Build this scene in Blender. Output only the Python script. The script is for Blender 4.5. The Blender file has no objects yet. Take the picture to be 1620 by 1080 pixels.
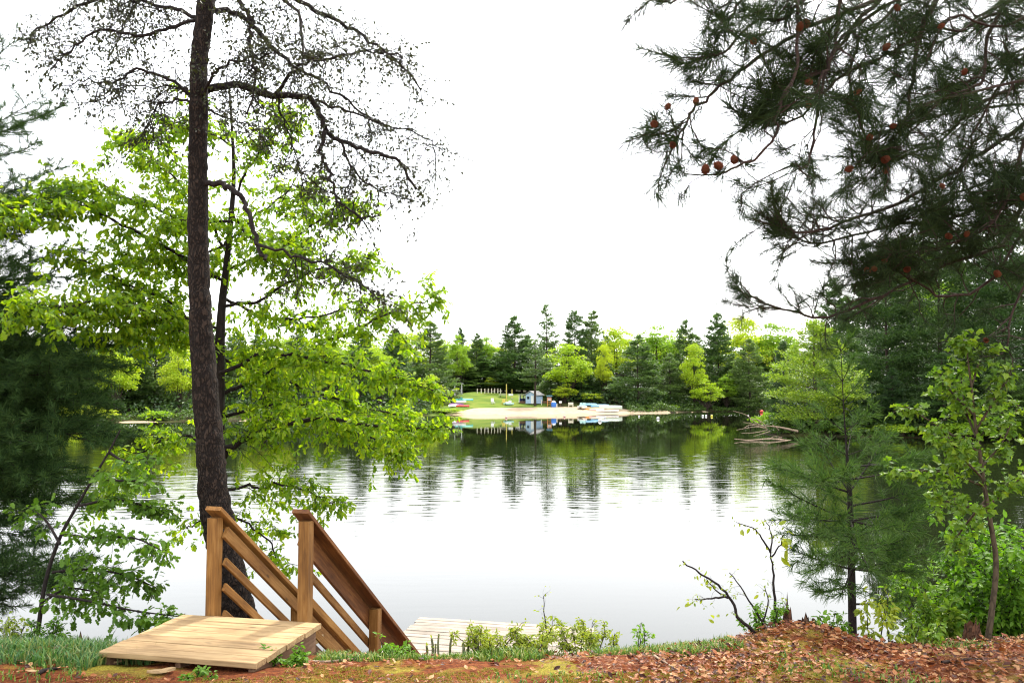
import bpy, bmesh, math
import numpy as np
from mathutils import Vector, Matrix

# ------------------------------------------------------------------ camera, sky, sun, exposure
S = bpy.context.scene
COL = S.collection
CAM_Z, PITCH, F = 4.0, math.radians(3.5), 1305.0
cam_d = bpy.data.cameras.new('camera')
cam_d.sensor_width = 36.0
cam_d.lens = 36.0 * F / 1620.0
cam_d.clip_start, cam_d.clip_end = 0.05, 6000.0
cam = bpy.data.objects.new('camera', cam_d)
cam.location = (0, 0, CAM_Z)
cam.rotation_euler = (math.radians(90) + PITCH, 0, 0)
COL.objects.link(cam)
S.camera = cam

SUN_EL, SUN_AZ = math.radians(57), math.radians(28)     # azimuth from +Y (view direction), clockwise
world = bpy.data.worlds.new('World')
S.world = world
world.use_nodes = True
wt = world.node_tree
wt.nodes.clear()
sky = wt.nodes.new('ShaderNodeTexSky')
sky.sky_type = 'NISHITA'
sky.sun_disc = False
sky.sun_elevation, sky.sun_rotation = SUN_EL, SUN_AZ
sky.dust_density, sky.ozone_density, sky.air_density = 4.0, 1.0, 1.0
veil = wt.nodes.new('ShaderNodeMix')                      # a thin bright overcast over the clear sky
veil.data_type = 'RGBA'
veil.inputs['Factor'].default_value = 0.55
veil.inputs['B'].default_value = (20.0, 20.0, 20.0, 1)
bg = wt.nodes.new('ShaderNodeBackground')
bg.inputs['Strength'].default_value = 0.15
wo = wt.nodes.new('ShaderNodeOutputWorld')
wt.links.new(sky.outputs[0], veil.inputs['A'])
wt.links.new(veil.outputs['Result'], bg.inputs['Color'])
wt.links.new(bg.outputs[0], wo.inputs['Surface'])

sun_d = bpy.data.lights.new('sun', 'SUN')
sun_d.energy, sun_d.angle, sun_d.color = 4.0, math.radians(3), (1.0, 0.95, 0.86)
sun = bpy.data.objects.new('sun', sun_d)
sdir = Vector((math.sin(SUN_AZ) * math.cos(SUN_EL), math.cos(SUN_AZ) * math.cos(SUN_EL), math.sin(SUN_EL)))
sun.rotation_euler = sdir.to_track_quat('Z', 'Y').to_euler()
sun.location = (0, -20, 40)
COL.objects.link(sun)

S.view_settings.view_transform = 'Standard'
S.view_settings.look = 'None'
S.view_settings.gamma = 1.0
S.view_settings.use_curve_mapping = False
S.view_settings.exposure = 0.68
S.render.engine = 'CYCLES'
S.cycles.max_bounces = 8
S.cycles.filter_width = 1.15
S.cycles.transparent_max_bounces = 8

# ------------------------------------------------------------------ pixel rays -> world points
_f = np.array([0, math.cos(PITCH), math.sin(PITCH)])
_u = np.array([0, -math.sin(PITCH), math.cos(PITCH)])
_r = np.array([1.0, 0, 0])
C0 = np.array([0, 0, CAM_Z])

def ray(px, py):
    return _f + _r * ((px - 810.0) / F) + _u * ((540.0 - py) / F)

def P(px, py, d):
    v = ray(px, py)
    return C0 + v * (d / v[1])

def G(px, py, z):
    v = ray(px, py)
    return C0 + v * ((z - CAM_Z) / v[2])

# ------------------------------------------------------------------ mesh building
ORG = {}

class MB:
    def __init__(s):
        s.v, s.f, s.n = [], [], 0
    def add(s, v, f):
        v = np.asarray(v, float).reshape(-1, 3)
        s.v.append(v)
        s.f.append(np.asarray(f, np.int64) + s.n)
        s.n += len(v)
    def mesh(s, name, mat, org=(0, 0, 0), smooth=False):
        me = bpy.data.meshes.new(name)
        if s.n:
            v = np.concatenate(s.v) - np.asarray(org, float)
            fl = [f for f in s.f if len(f)]
            loops = np.concatenate([f.ravel() for f in fl])
            tot = np.concatenate([np.full(len(f), f.shape[1], np.int64) for f in fl])
            st = np.concatenate([[0], np.cumsum(tot)[:-1]])
            me.vertices.add(len(v)); me.vertices.foreach_set('co', v.ravel())
            me.loops.add(len(loops)); me.loops.foreach_set('vertex_index', loops.astype(np.int32))
            me.polygons.add(len(tot))
            me.polygons.foreach_set('loop_start', st.astype(np.int32))
            me.polygons.foreach_set('loop_total', tot.astype(np.int32))
            me.polygons.foreach_set('use_smooth', np.full(len(tot), bool(smooth)))
            me.update(calc_edges=True)
        if mat:
            me.materials.append(mat)
        return me
    def build(s, name, mat, parent=None, smooth=False):
        org = ORG.get(parent.name, (0, 0, 0)) if parent else (0, 0, 0)
        return link(name, s.mesh(name, mat, org, smooth), parent)

def link(name, me, parent=None, M=None):
    o = bpy.data.objects.new(name, me)
    COL.objects.link(o)
    if parent:
        o.parent = parent
        ORG[o.name] = ORG.get(parent.name, (0, 0, 0))
    if M is not None:
        org = ORG.get(parent.name, (0, 0, 0)) if parent else (0, 0, 0)
        o.matrix_basis = Matrix.Translation(-Vector(org)) @ M
    return o

def tag(o, label, cat, group=None, kind=None):
    if label: o['label'] = label
    if cat: o['category'] = cat
    if group: o['group'] = group
    if kind: o['kind'] = kind
    return o

def thing(name, loc, label, cat, group=None):
    o = bpy.data.objects.new(name, None)
    o.empty_display_size = 0.2
    o.location = [float(c) for c in loc]
    COL.objects.link(o)
    ORG[o.name] = tuple(float(c) for c in loc)
    return tag(o, label, cat, group)

def nrm(v):
    v = np.asarray(v, float)
    return v / np.maximum(np.linalg.norm(v, axis=-1, keepdims=True), 1e-9)

def tube(mb, pts, rad, sides=5, cap=True):
    pts = np.asarray(pts, float); n = len(pts)
    rad = np.broadcast_to(np.asarray(rad, float), (n,))
    t = np.empty_like(pts)
    t[1:-1] = pts[2:] - pts[:-2]; t[0] = pts[1] - pts[0]; t[-1] = pts[-1] - pts[-2]
    t = nrm(t)
    m = nrm(pts[-1] - pts[0])
    ref = np.array([0.13, 0.31, 0.94]) if abs(m[2]) < 0.8 else np.array([0.94, 0.31, 0.13])
    a = nrm(np.cross(t, ref)); b = np.cross(t, a)
    th = np.arange(sides) * 2 * math.pi / sides
    ring = pts[:, None] + rad[:, None, None] * (a[:, None] * np.cos(th)[None, :, None] + b[:, None] * np.sin(th)[None, :, None])
    i = np.arange(n - 1)[:, None] * sides; j = np.arange(sides)[None]; k = (j + 1) % sides
    q = np.stack([i + j, i + k, i + sides + k, i + sides + j], -1).reshape(-1, 4)
    mb.add(ring.reshape(-1, 3), q)
    if cap:
        mb.add(np.concatenate([ring[-1], pts[-1:] + t[-1:] * rad[-1] * 0.6]), np.stack([np.arange(sides), (np.arange(sides) + 1) % sides, np.full(sides, sides)], -1))

def cat(pts, n=6):
    p = np.asarray(pts, float)
    if len(p) < 3:
        return np.stack([p[0] + (p[-1] - p[0]) * s for s in np.linspace(0, 1, n + 1)])
    q = np.concatenate([[2 * p[0] - p[1]], p, [2 * p[-1] - p[-2]]])
    out = []
    for i in range(1, len(q) - 2):
        a, b, c, d = q[i - 1], q[i], q[i + 1], q[i + 2]
        for s in np.arange(n) / n:
            out.append(0.5 * (2 * b + (c - a) * s + (2 * a - 5 * b + 4 * c - d) * s * s + (3 * b - a - 3 * c + d) * s ** 3))
    out.append(q[-2])
    return np.array(out)

def trace(px, d0, d1=None, n=5):
    d1 = d0 if d1 is None else d1
    m = len(px)
    return cat([P(p[0], p[1], d0 + (d1 - d0) * i / (m - 1)) for i, p in enumerate(px)], n)

def limb(rng, p, d, L, n=5, wob=0.2, grav=0.0):
    pts = [np.asarray(p, float)]
    d = nrm(d); st = L / n
    for i in range(n):
        d = nrm(d + rng.normal(0, wob, 3) + np.array([0, 0, grav]))
        pts.append(pts[-1] + d * st)
    return np.array(pts)

def frames(d, nrmv):
    X = nrm(d)
    Z = nrmv - X * np.sum(nrmv * X, -1, keepdims=True)
    Z = nrm(Z); Y = np.cross(Z, X)
    return X, Y, Z

def scatter(mb, tv, tf, pos, d, up, size):
    pos = np.asarray(pos, float)
    if not len(pos): return
    X, Y, Z = frames(np.asarray(d, float), np.asarray(up, float))
    s = np.broadcast_to(np.asarray(size, float), (len(pos),))[:, None, None]
    tv = np.asarray(tv, float)
    v = pos[:, None] + s * (tv[None, :, 0:1] * X[:, None] + tv[None, :, 1:2] * Y[:, None] + tv[None, :, 2:3] * Z[:, None])
    f = np.asarray(tf)[None] + (np.arange(len(pos)) * len(tv))[:, None, None]
    mb.add(v.reshape(-1, 3), f.reshape(-1, np.asarray(tf).shape[1]))

def mat_of(p, d, up, s):
    X, Y, Z = frames(np.asarray(d, float)[None], np.asarray(up, float)[None])
    X, Y, Z = X[0] * s, Y[0] * s, Z[0] * s
    return Matrix(((X[0], Y[0], Z[0], p[0]), (X[1], Y[1], Z[1], p[1]), (X[2], Y[2], Z[2], p[2]), (0, 0, 0, 1)))

def fan(outline, c=(0.35, 0.0), fold=0.25, droop=0.18):
    o = np.array([c] + list(outline), float)
    z = fold * np.abs(o[:, 1]) - droop * o[:, 0] ** 2
    v = np.column_stack([o, z]); n = len(outline)
    return v, np.array([[0, 1 + i, 1 + (i + 1) % n] for i in range(n)])

MAPLE = fan([(0, 0), (.02, .30), (.26, .24), (.40, .52), (.58, .24), (1, 0), (.58, -.24), (.40, -.52), (.26, -.24), (.02, -.30)])
OAK = fan([(0, 0), (.22, .20), (.34, .12), (.5, .30), (.62, .16), (.82, .24), (1, 0), (.82, -.24), (.62, -.16), (.5, -.30), (.34, -.12), (.22, -.20)], (.5, 0))
OVAL = fan([(0, 0), (.25, .2), (.6, .22), (1, 0), (.6, -.22), (.25, -.2)], (.45, 0))
SMALL = (np.array([(0, 0, 0), (.5, .28, .06), (1, 0, -.1), (.5, -.28, .06)]), np.array([[0, 1, 2, 3]]))

def tuft_tpl(seed, n, w, lo=15, hi=75, ax=0.35):
    r = np.random.default_rng(seed)
    s = r.uniform(-ax, 0.0, n); an = np.radians(r.uniform(lo, hi, n)); ph = r.uniform(0, 2 * math.pi, n)
    L = r.uniform(.75, 1.08, n)
    d = np.stack([np.cos(an), np.sin(an) * np.cos(ph), np.sin(an) * np.sin(ph)], -1)
    b = np.stack([s, np.zeros(n), np.zeros(n)], -1)
    q = nrm(np.cross(d, r.normal(0, 1, (n, 3)))) * w * .5
    tip = b + d * L[:, None]
    tip[:, 2] -= 0.06
    v = np.stack([b - q, b + q, tip + q * .45, tip - q * .45], 1).reshape(-1, 3)
    return v, np.arange(4 * n).reshape(-1, 4)

def vn(x, y, sc, seed=0):
    x = np.asarray(x, float) * sc; y = np.asarray(y, float) * sc
    xi, yi = np.floor(x).astype(np.int64), np.floor(y).astype(np.int64)
    fx, fy = x - xi, y - yi
    fx = fx * fx * (3 - 2 * fx); fy = fy * fy * (3 - 2 * fy)
    def h(a, b):
        k = (a * 374761393 + b * 668265263 + seed * 982451653) & 0x7fffffff
        k = ((k ^ (k >> 13)) * 1274126177) & 0x7fffffff
        return ((k ^ (k >> 16)) & 0xffff) / 65535.0
    return (h(xi, yi) * (1 - fx) + h(xi + 1, yi) * fx) * (1 - fy) + (h(xi, yi + 1) * (1 - fx) + h(xi + 1, yi + 1) * fx) * fy

def sst(a, b, x):
    t = np.clip((np.asarray(x, float) - a) / (b - a), 0, 1)
    return t * t * (3 - 2 * t)

# ------------------------------------------------------------------ materials
def newmat(name):
    m = bpy.data.materials.new(name); m.use_nodes = True
    nt = m.node_tree
    return m, nt, nt.nodes['Principled BSDF'], nt.nodes['Material Output']

def N(nt, kind, **kw):
    n = nt.nodes.new(kind)
    for k, v in kw.items():
        if k in n.inputs: n.inputs[k].default_value = v
        else: setattr(n, k, v)
    return n

def ramp(nt, stops, src=None):
    n = nt.nodes.new('ShaderNodeValToRGB')
    e = n.color_ramp.elements
    while len(e) > 1: e.remove(e[-1])
    e[0].position, e[0].color = stops[0][0], (*stops[0][1], 1)
    for p, c in stops[1:]:
        x = e.new(p); x.color = (*c, 1)
    if src: nt.links.new(src, n.inputs[0])
    return n

def leafmat(name, cols, trans=0.4, tmul=(1.25, 1.3, .7), rough=.5, objw=.35, spec=.3):
    m, nt, p, out = newmat(name)
    g = N(nt, 'ShaderNodeNewGeometry'); oi = N(nt, 'ShaderNodeObjectInfo')
    mx = N(nt, 'ShaderNodeMix'); mx.inputs['Factor'].default_value = objw
    nt.links.new(g.outputs['Random Per Island'], mx.inputs['A'])
    nt.links.new(oi.outputs['Random'], mx.inputs['B'])
    k = len(cols)
    rp = ramp(nt, [(i / max(1, k - 1) * .8 + .1, c) for i, c in enumerate(cols)], mx.outputs['Result'])
    nt.links.new(rp.outputs[0], p.inputs['Base Color'])
    p.inputs['Roughness'].default_value = rough
    p.inputs['Specular IOR Level'].default_value = spec
    if trans > 0:
        tr = N(nt, 'ShaderNodeBsdfTranslucent')
        mul = N(nt, 'ShaderNodeMix', data_type='RGBA', blend_type='MULTIPLY')
        mul.inputs['Factor'].default_value = 1
        nt.links.new(rp.outputs[0], mul.inputs['A']); mul.inputs['B'].default_value = (*tmul, 1)
        nt.links.new(mul.outputs['Result'], tr.inputs['Color'])
        ms = N(nt, 'ShaderNodeMixShader'); ms.inputs[0].default_value = trans
        nt.links.new(p.outputs[0], ms.inputs[1]); nt.links.new(tr.outputs[0], ms.inputs[2])
        nt.links.new(ms.outputs[0], out.inputs['Surface'])
    return m

def barkmat(name, a, b, sc=18, stretch=.28, bump=.6, dist=.02, c=None, cp=1.0):
    m, nt, p, out = newmat(name)
    tc = N(nt, 'ShaderNodeTexCoord'); mp = N(nt, 'ShaderNodeMapping'); mp.inputs['Scale'].default_value = (1, 1, stretch)
    nt.links.new(tc.outputs['Object'], mp.inputs[0])
    vo = N(nt, 'ShaderNodeTexVoronoi', feature='DISTANCE_TO_EDGE', Scale=sc)
    no = N(nt, 'ShaderNodeTexNoise', Scale=sc * 1.3, Detail=6.0, Roughness=.65)
    dn = N(nt, 'ShaderNodeTexNoise', Scale=sc * .5, Detail=3.0)
    wob = N(nt, 'ShaderNodeMix', data_type='RGBA'); wob.inputs['Factor'].default_value = .12
    nt.links.new(mp.outputs[0], dn.inputs['Vector']); nt.links.new(mp.outputs[0], wob.inputs['A']); nt.links.new(dn.outputs['Color'], wob.inputs['B'])
    nt.links.new(wob.outputs['Result'], vo.inputs['Vector']); nt.links.new(mp.outputs[0], no.inputs['Vector'])
    mul = N(nt, 'ShaderNodeMath', operation='MULTIPLY'); mul.inputs[1].default_value = 3.0
    nt.links.new(vo.outputs['Distance'], mul.inputs[0])
    mn = N(nt, 'ShaderNodeMath', operation='MINIMUM'); mn.inputs[1].default_value = .6
    nt.links.new(mul.outputs[0], mn.inputs[0])
    ad = N(nt, 'ShaderNodeMath', operation='ADD'); nt.links.new(mn.outputs[0], ad.inputs[0])
    hf = N(nt, 'ShaderNodeMath', operation='MULTIPLY'); hf.inputs[1].default_value = .6
    nt.links.new(no.outputs[0], hf.inputs[0]); nt.links.new(hf.outputs[0], ad.inputs[1])
    stops = [(.1, a), (.75, b)] + ([(cp, c)] if c else [])
    rp = ramp(nt, stops, ad.outputs[0])
    nt.links.new(rp.outputs[0], p.inputs['Base Color'])
    p.inputs['Roughness'].default_value = .9; p.inputs['Specular IOR Level'].default_value = .2
    bp = N(nt, 'ShaderNodeBump', Strength=bump, Distance=dist)
    nt.links.new(ad.outputs[0], bp.inputs['Height']); nt.links.new(bp.outputs[0], p.inputs['Normal'])
    return m

def woodmat(name, a, b, c, knot=True, rough=.75):
    """grain along local X, every board its own piece of timber"""
    m, nt, p, out = newmat(name)
    tc = N(nt, 'ShaderNodeTexCoord'); oi = N(nt, 'ShaderNodeObjectInfo')
    off = N(nt, 'ShaderNodeVectorMath', operation='SCALE'); off.inputs[0].default_value = (37, 11, 23)
    nt.links.new(oi.outputs['Random'], off.inputs['Scale'])
    add = N(nt, 'ShaderNodeVectorMath', operation='ADD')
    nt.links.new(tc.outputs['Object'], add.inputs[0]); nt.links.new(off.outputs[0], add.inputs[1])
    mp = N(nt, 'ShaderNodeMapping'); mp.inputs['Scale'].default_value = (1.6, 22, 22)
    nt.links.new(add.outputs[0], mp.inputs[0])
    n1 = N(nt, 'ShaderNodeTexNoise', Scale=2.2, Detail=8.0, Roughness=.65, Distortion=.6)
    nt.links.new(mp.outputs[0], n1.inputs['Vector'])
    mp2 = N(nt, 'ShaderNodeMapping'); mp2.inputs['Scale'].default_value = (1.0, 3, 3)
    nt.links.new(add.outputs[0], mp2.inputs[0])
    n2 = N(nt, 'ShaderNodeTexNoise', Scale=2.5, Detail=4.0)
    nt.links.new(mp2.outputs[0], n2.inputs['Vector'])
    mp3 = N(nt, 'ShaderNodeMapping'); mp3.inputs['Scale'].default_value = (3.2, 9, 9)
    nt.links.new(add.outputs[0], mp3.inputs[0])
    vk = N(nt, 'ShaderNodeTexVoronoi', Scale=1.0); nt.links.new(mp3.outputs[0], vk.inputs['Vector'])
    mixv = N(nt, 'ShaderNodeMath', operation='ADD')
    h1 = N(nt, 'ShaderNodeMath', operation='MULTIPLY'); h1.inputs[1].default_value = .55
    h2 = N(nt, 'ShaderNodeMath', operation='MULTIPLY'); h2.inputs[1].default_value = .45
    nt.links.new(n1.outputs[0], h1.inputs[0]); nt.links.new(n2.outputs[0], h2.inputs[0])
    nt.links.new(h1.outputs[0], mixv.inputs[0]); nt.links.new(h2.outputs[0], mixv.inputs[1])
    rp = ramp(nt, [(.33, a), (.5, b), (.66, c)], mixv.outputs[0])
    kn = ramp(nt, [(.05, (.25, .25, .25)), (.13, (1, 1, 1))], vk.outputs['Distance'])
    mul = N(nt, 'ShaderNodeMix', data_type='RGBA', blend_type='MULTIPLY'); mul.inputs['Factor'].default_value = .8 if knot else .2
    nt.links.new(rp.outputs[0], mul.inputs['A']); nt.links.new(kn.outputs[0], mul.inputs['B'])
    hsv = N(nt, 'ShaderNodeHueSaturation')
    mr = N(nt, 'ShaderNodeMapRange'); mr.inputs['To Min'].default_value = .82; mr.inputs['To Max'].default_value = 1.15
    nt.links.new(oi.outputs['Random'], mr.inputs[0]); nt.links.new(mr.outputs[0], hsv.inputs['Value'])
    nt.links.new(mul.outputs['Result'], hsv.inputs['Color']); nt.links.new(hsv.outputs[0], p.inputs['Base Color'])
    p.inputs['Roughness'].default_value = rough; p.inputs['Specular IOR Level'].default_value = .3
    bp = N(nt, 'ShaderNodeBump', Strength=.35, Distance=.004)
    nt.links.new(n1.outputs[0], bp.inputs['Height']); nt.links.new(bp.outputs[0], p.inputs['Normal'])
    return m

def plain(name, col, rough=.6, var=.12, sc=6, spec=.4):
    m, nt, p, out = newmat(name)
    tc = N(nt, 'ShaderNodeTexCoord'); no = N(nt, 'ShaderNodeTexNoise', Scale=sc, Detail=5.0)
    nt.links.new(tc.outputs['Object'], no.inputs['Vector'])
    lo = tuple(max(0, c * (1 - 2 * var)) for c in col); hi = tuple(min(1, c * (1 + var)) for c in col)
    rp = ramp(nt, [(.3, lo), (.6, col), (.75, hi)], no.outputs[0])
    nt.links.new(rp.outputs[0], p.inputs['Base Color'])
    p.inputs['Roughness'].default_value = rough; p.inputs['Specular IOR Level'].default_value = spec
    return m

M = {}
M['leaf_bright'] = leafmat('bright spring leaf', [(.06, .14, .008), (.14, .265, .011), (.215, .335, .014), (.31, .40, .02)], .58, (1.6, 1.5, .5))
M['leaf_mid'] = leafmat('green oak leaf', [(.05, .12, .012), (.085, .18, .014), (.12, .22, .018)], .45, (1.4, 1.4, .6))
M['leaf_sap'] = leafmat('maple sapling leaf', [(.07, .15, .015), (.13, .235, .02), (.24, .32, .03)], .42, (1.3, 1.3, .6))
M['leaf_yellow'] = leafmat('yellow green young leaf', [(.14, .22, .02), (.24, .31, .025), (.33, .36, .03)], .45, (1.2, 1.2, .6))
M['leaf_bush'] = leafmat('bush leaf', [(.06, .15, .012), (.11, .23, .016), (.18, .31, .024)], .45, (1.3, 1.4, .6))
M['leaf_bud'] = leafmat('tiny dark leaf', [(.025, .03, .012), (.04, .045, .018), (.05, .06, .02)], .25)
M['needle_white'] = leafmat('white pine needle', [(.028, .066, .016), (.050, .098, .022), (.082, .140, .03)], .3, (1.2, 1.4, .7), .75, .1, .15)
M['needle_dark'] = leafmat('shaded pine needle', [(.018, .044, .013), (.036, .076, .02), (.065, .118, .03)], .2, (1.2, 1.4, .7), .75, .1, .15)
M['needle_red'] = leafmat('red pine needle', [(.012, .024, .009), (.022, .038, .013), (.042, .068, .020)], .2, (1.2, 1.4, .7), .75, .1, .15)
M['far_pine'] = leafmat('far pine foliage', [(.040, .085, .026), (.085, .145, .042), (.155, .215, .062)], .35, (1.2, 1.4, .7), objw=.45)
M['far_pine_light'] = leafmat('light pine foliage', [(.12, .21, .025), (.21, .31, .035), (.31, .39, .045)], .4, (1.2, 1.3, .6), objw=.2)
M['bank_pine'] = leafmat('bank pine foliage', [(.018, .046, .015), (.055, .105, .028), (.115, .18, .045)], .3, (1.2, 1.4, .7), objw=.6)
M['far_leaf'] = leafmat('far broadleaf foliage', [(.13, .25, .018), (.22, .34, .02), (.32, .41, .025)], .45, (1.3, 1.4, .6), objw=.6)
M['far_leaf_yellow'] = leafmat('far yellow green foliage', [(.24, .37, .018), (.35, .45, .022), (.46, .50, .03)], .45, (1.2, 1.3, .6), objw=.4)
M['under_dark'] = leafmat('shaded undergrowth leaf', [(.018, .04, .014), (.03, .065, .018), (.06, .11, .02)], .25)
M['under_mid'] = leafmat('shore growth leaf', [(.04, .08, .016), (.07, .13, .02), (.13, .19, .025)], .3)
M['shrub_grey'] = leafmat('grey green shrub foliage', [(.06, .09, .04), (.10, .14, .06), (.15, .19, .08)], .3)
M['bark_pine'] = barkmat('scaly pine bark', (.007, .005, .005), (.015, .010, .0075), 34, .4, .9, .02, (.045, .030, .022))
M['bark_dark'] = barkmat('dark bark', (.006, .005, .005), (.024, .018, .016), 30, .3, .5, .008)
M['bark_twig'] = plain('dark twig', (.012, .009, .009), .9, .2, 30, .2)
M['bark_red'] = barkmat('reddish pine bark', (.014, .009, .008), (.052, .034, .027), 22, .4, .5, .01)
M['bark_grey'] = barkmat('grey green sapling bark', (.022, .017, .011), (.075, .056, .035), 25, .4, .4, .005)
M['bark_far'] = plain('far trunk bark', (.05, .036, .028), .9, .2, 3, .2)
M['deadwood'] = barkmat('bleached dead wood', (.12, .08, .055), (.32, .24, .17), 8, .3, .4, .01)
M['snag'] = barkmat('rotten red wood', (.015, .009, .007), (.10, .045, .025), 26, .4, .9, .02)
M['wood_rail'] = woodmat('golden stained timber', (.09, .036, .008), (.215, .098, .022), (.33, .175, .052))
M['wood_rail_shade'] = woodmat('shade toned rail timber', (.045, .016, .006), (.11, .042, .012), (.20, .085, .025))  # rail timber darkened: the right rail's shaded side is put into the colour
M['wood_deck'] = woodmat('new pale timber', (.15, .09, .042), (.31, .205, .10), (.43, .305, .16))
M['wood_dock'] = woodmat('bleached dock timber', (.13, .105, .08), (.26, .22, .175), (.36, .32, .265))
M['wood_old'] = woodmat('old brown timber', (.06, .03, .018), (.13, .07, .04), (.2, .12, .07))
M['cone'] = barkmat('pine cone', (.06, .014, .007), (.23, .062, .024), 90, 1, .9, .006)
M['grass'] = leafmat('grass blade', [(.05, .11, .02), (.09, .18, .03), (.15, .24, .04), (.26, .27, .09)], .35, (1.2, 1.3, .6), objw=0)
M['grass_blue'] = leafmat('cool green grass blade', [(.035, .10, .03), (.06, .15, .04), (.10, .20, .05), (.20, .22, .08)], .35, (1.2, 1.3, .6), objw=0)
M['litter'] = leafmat('dead leaf', [(.04, .010, .005), (.11, .026, .009), (.18, .048, .014), (.25, .078, .020), (.29, .11, .034), (.37, .20, .085)], .15, (1.2, .9, .5), objw=0)
M['duff'] = leafmat('fallen needle', [(.12, .035, .012), (.22, .08, .025), (.32, .16, .06)], 0, objw=0)

# ------------------------------------------------------------------ lake outline and terrain
lake = cat([(-40, 9.6), (-14, 9.6), (-5, 9.5), (0, 9.4), (5, 9.3), (14, 9.8), (32, 11), (60, 18), (78, 35), (72, 56), (58, 67), (44, 70), (34, 72.5),
            (26, 75), (23.5, 78), (27, 86), (36, 105), (52, 140), (54, 163), (46, 169), (37, 165), (29, 158), (20, 153.5), (8, 150.5), (-2, 147.5), (-10, 144.5), (-17, 137),
            (-28, 122), (-42, 112), (-60, 107), (-78, 100), (-90, 80), (-88, 50), (-75, 25), (-58, 12)], 8)[:, :2]

def lake_sd(x, y):
    """signed distance to the water's edge: negative in the water"""
    x = np.asarray(x, float).ravel(); y = np.asarray(y, float).ravel()
    a = lake; b = np.roll(lake, -1, 0)
    out = np.full(len(x), 1e9); ins = np.zeros(len(x), bool)
    for i in range(len(a)):
        ax, ay = a[i]; bx, by = b[i]
        dx, dy = bx - ax, by - ay
        l2 = dx * dx + dy * dy
        if l2 < 1e-9: continue
        t = np.clip(((x - ax) * dx + (y - ay) * dy) / l2, 0, 1)
        out = np.minimum(out, np.hypot(x - ax - t * dx, y - ay - t * dy))
        if abs(dy) > 1e-9:
            c = ((ay > y) != (by > y)) & (x < (bx - ax) * (y - ay) / dy + ax)
            ins ^= c
    return np.where(ins, -out, out)

def gz(x, y):
    sh = np.shape(x)
    x = np.asarray(x, float).ravel(); y = np.asarray(y, float).ravel()
    sd = lake_sd(x, y)
    # far shore
    slope = .045 + .075 * sst(-22, -8, x) * (1 - sst(28, 42, x))
    far = .03 + slope * np.minimum(np.maximum(sd, 0), 30) + .02 * np.clip(sd - 30, 0, 120)
    far += (vn(x, y, .12, 3) - .5) * .6 * sst(12, 40, sd)
    # near bank
    near = np.interp(y, [-60, 4.9, 5.4, 5.9, 6.3, 6.8, 7.4, 8.2, 9.0, 9.6], [2.6, 2.235, 2.195, 2.12, 2.03, 1.82, 1.4, .75, .22, -.05])
    near += (.07 * sst(.2, 2.0, x) + .05 * sst(2.6, 3.4, -x)) * sst(9.5, 6.5, y)
    near += .17 * np.exp(-np.abs((x - 2.10) / .42) ** 2.6 - ((y - 6.1) / .42) ** 2) + .07 * np.exp(-(((x - 3.7) / .45) ** 2 + ((y - 6.1) / .35) ** 2))
    near += ((vn(x, y, 2.2, 5) - .5) * .05 + (vn(x, y, 7, 6) - .5) * .02 + (vn(x, y, 17, 7) - .5) * .008) * sst(10, 7, y)
    w = sst(11, 16, y)
    land = near * (1 - w) + far * w
    bed = np.maximum(-1.8, .30 * sd - .02)
    z = np.where(sd < 0, np.where(y < 10.5, np.minimum(land, .05) * 0 + bed, bed), land)
    z = np.where((sd >= 0) & (y > 10.5), np.maximum(z, .03), z)
    return z.reshape(sh)

def gz1(x, y):
    return float(gz(np.array([x]), np.array([y]))[0])

def axis(dense, out, n):
    a, b, st = dense
    core = np.arange(a, b + st * .5, st)
    lo = a - np.geomspace(st, a - out[0], n)[::-1] if out[0] < a else np.array([])
    hi = b + np.geomspace(st, out[1] - b, n)
    return np.concatenate([lo, core, hi])

gx = axis((-6, 6, .06), (-900, 900), 75)
gy = np.concatenate([np.linspace(-60, 3.6, 14), np.arange(4.0, 8.0, .05), np.arange(8, 12, .2), np.arange(12, 60, 2.5), np.arange(60, 200, 1.6), np.geomspace(201, 1600, 24)])
XX, YY = np.meshgrid(gx, gy, indexing='ij')
ZZ = gz(XX, YY)
nx, ny = XX.shape
ii = (np.arange(nx - 1)[:, None] * ny + np.arange(ny - 1)[None]).ravel()
gm = MB()
gm.add(np.stack([XX, YY, ZZ], -1).reshape(-1, 3), np.stack([ii, ii + ny, ii + ny + 1, ii + 1], -1))

m, nt, p, out = newmat('earth, needles and moss')
tc = N(nt, 'ShaderNodeTexCoord'); sep = N(nt, 'ShaderNodeSeparateXYZ'); nt.links.new(tc.outputs['Object'], sep.inputs[0])
na = N(nt, 'ShaderNodeTexNoise', Scale=28.0, Detail=8.0, Roughness=.7); nt.links.new(tc.outputs['Object'], na.inputs['Vector'])
nb = N(nt, 'ShaderNodeTexNoise', Scale=1.9, Detail=5.0, Roughness=.6); nt.links.new(tc.outputs['Object'], nb.inputs['Vector'])
nc = N(nt, 'ShaderNodeTexNoise', Scale=90.0, Detail=4.0); nt.links.new(tc.outputs['Object'], nc.inputs['Vector'])
duff = ramp(nt, [(.3, (.035, .013, .007)), (.5, (.125, .034, .012)), (.62, (.20, .064, .020)), (.78, (.30, .17, .08))], na.outputs[0])
moss = ramp(nt, [(.3, (.09, .075, .012)), (.5, (.20, .17, .022)), (.7, (.34, .27, .04))], nc.outputs[0])
mm = ramp(nt, [(.51, (0, 0, 0)), (.62, (1, 1, 1))], nb.outputs[0])
mx = N(nt, 'ShaderNodeMix', data_type='RGBA'); nt.links.new(mm.outputs[0], mx.inputs['Factor'])
nt.links.new(duff.outputs[0], mx.inputs['A']); nt.links.new(moss.outputs[0], mx.inputs['B'])
nd = N(nt, 'ShaderNodeTexNoise', Scale=.25, Detail=6.0); nt.links.new(tc.outputs['Object'], nd.inputs['Vector'])
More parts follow.
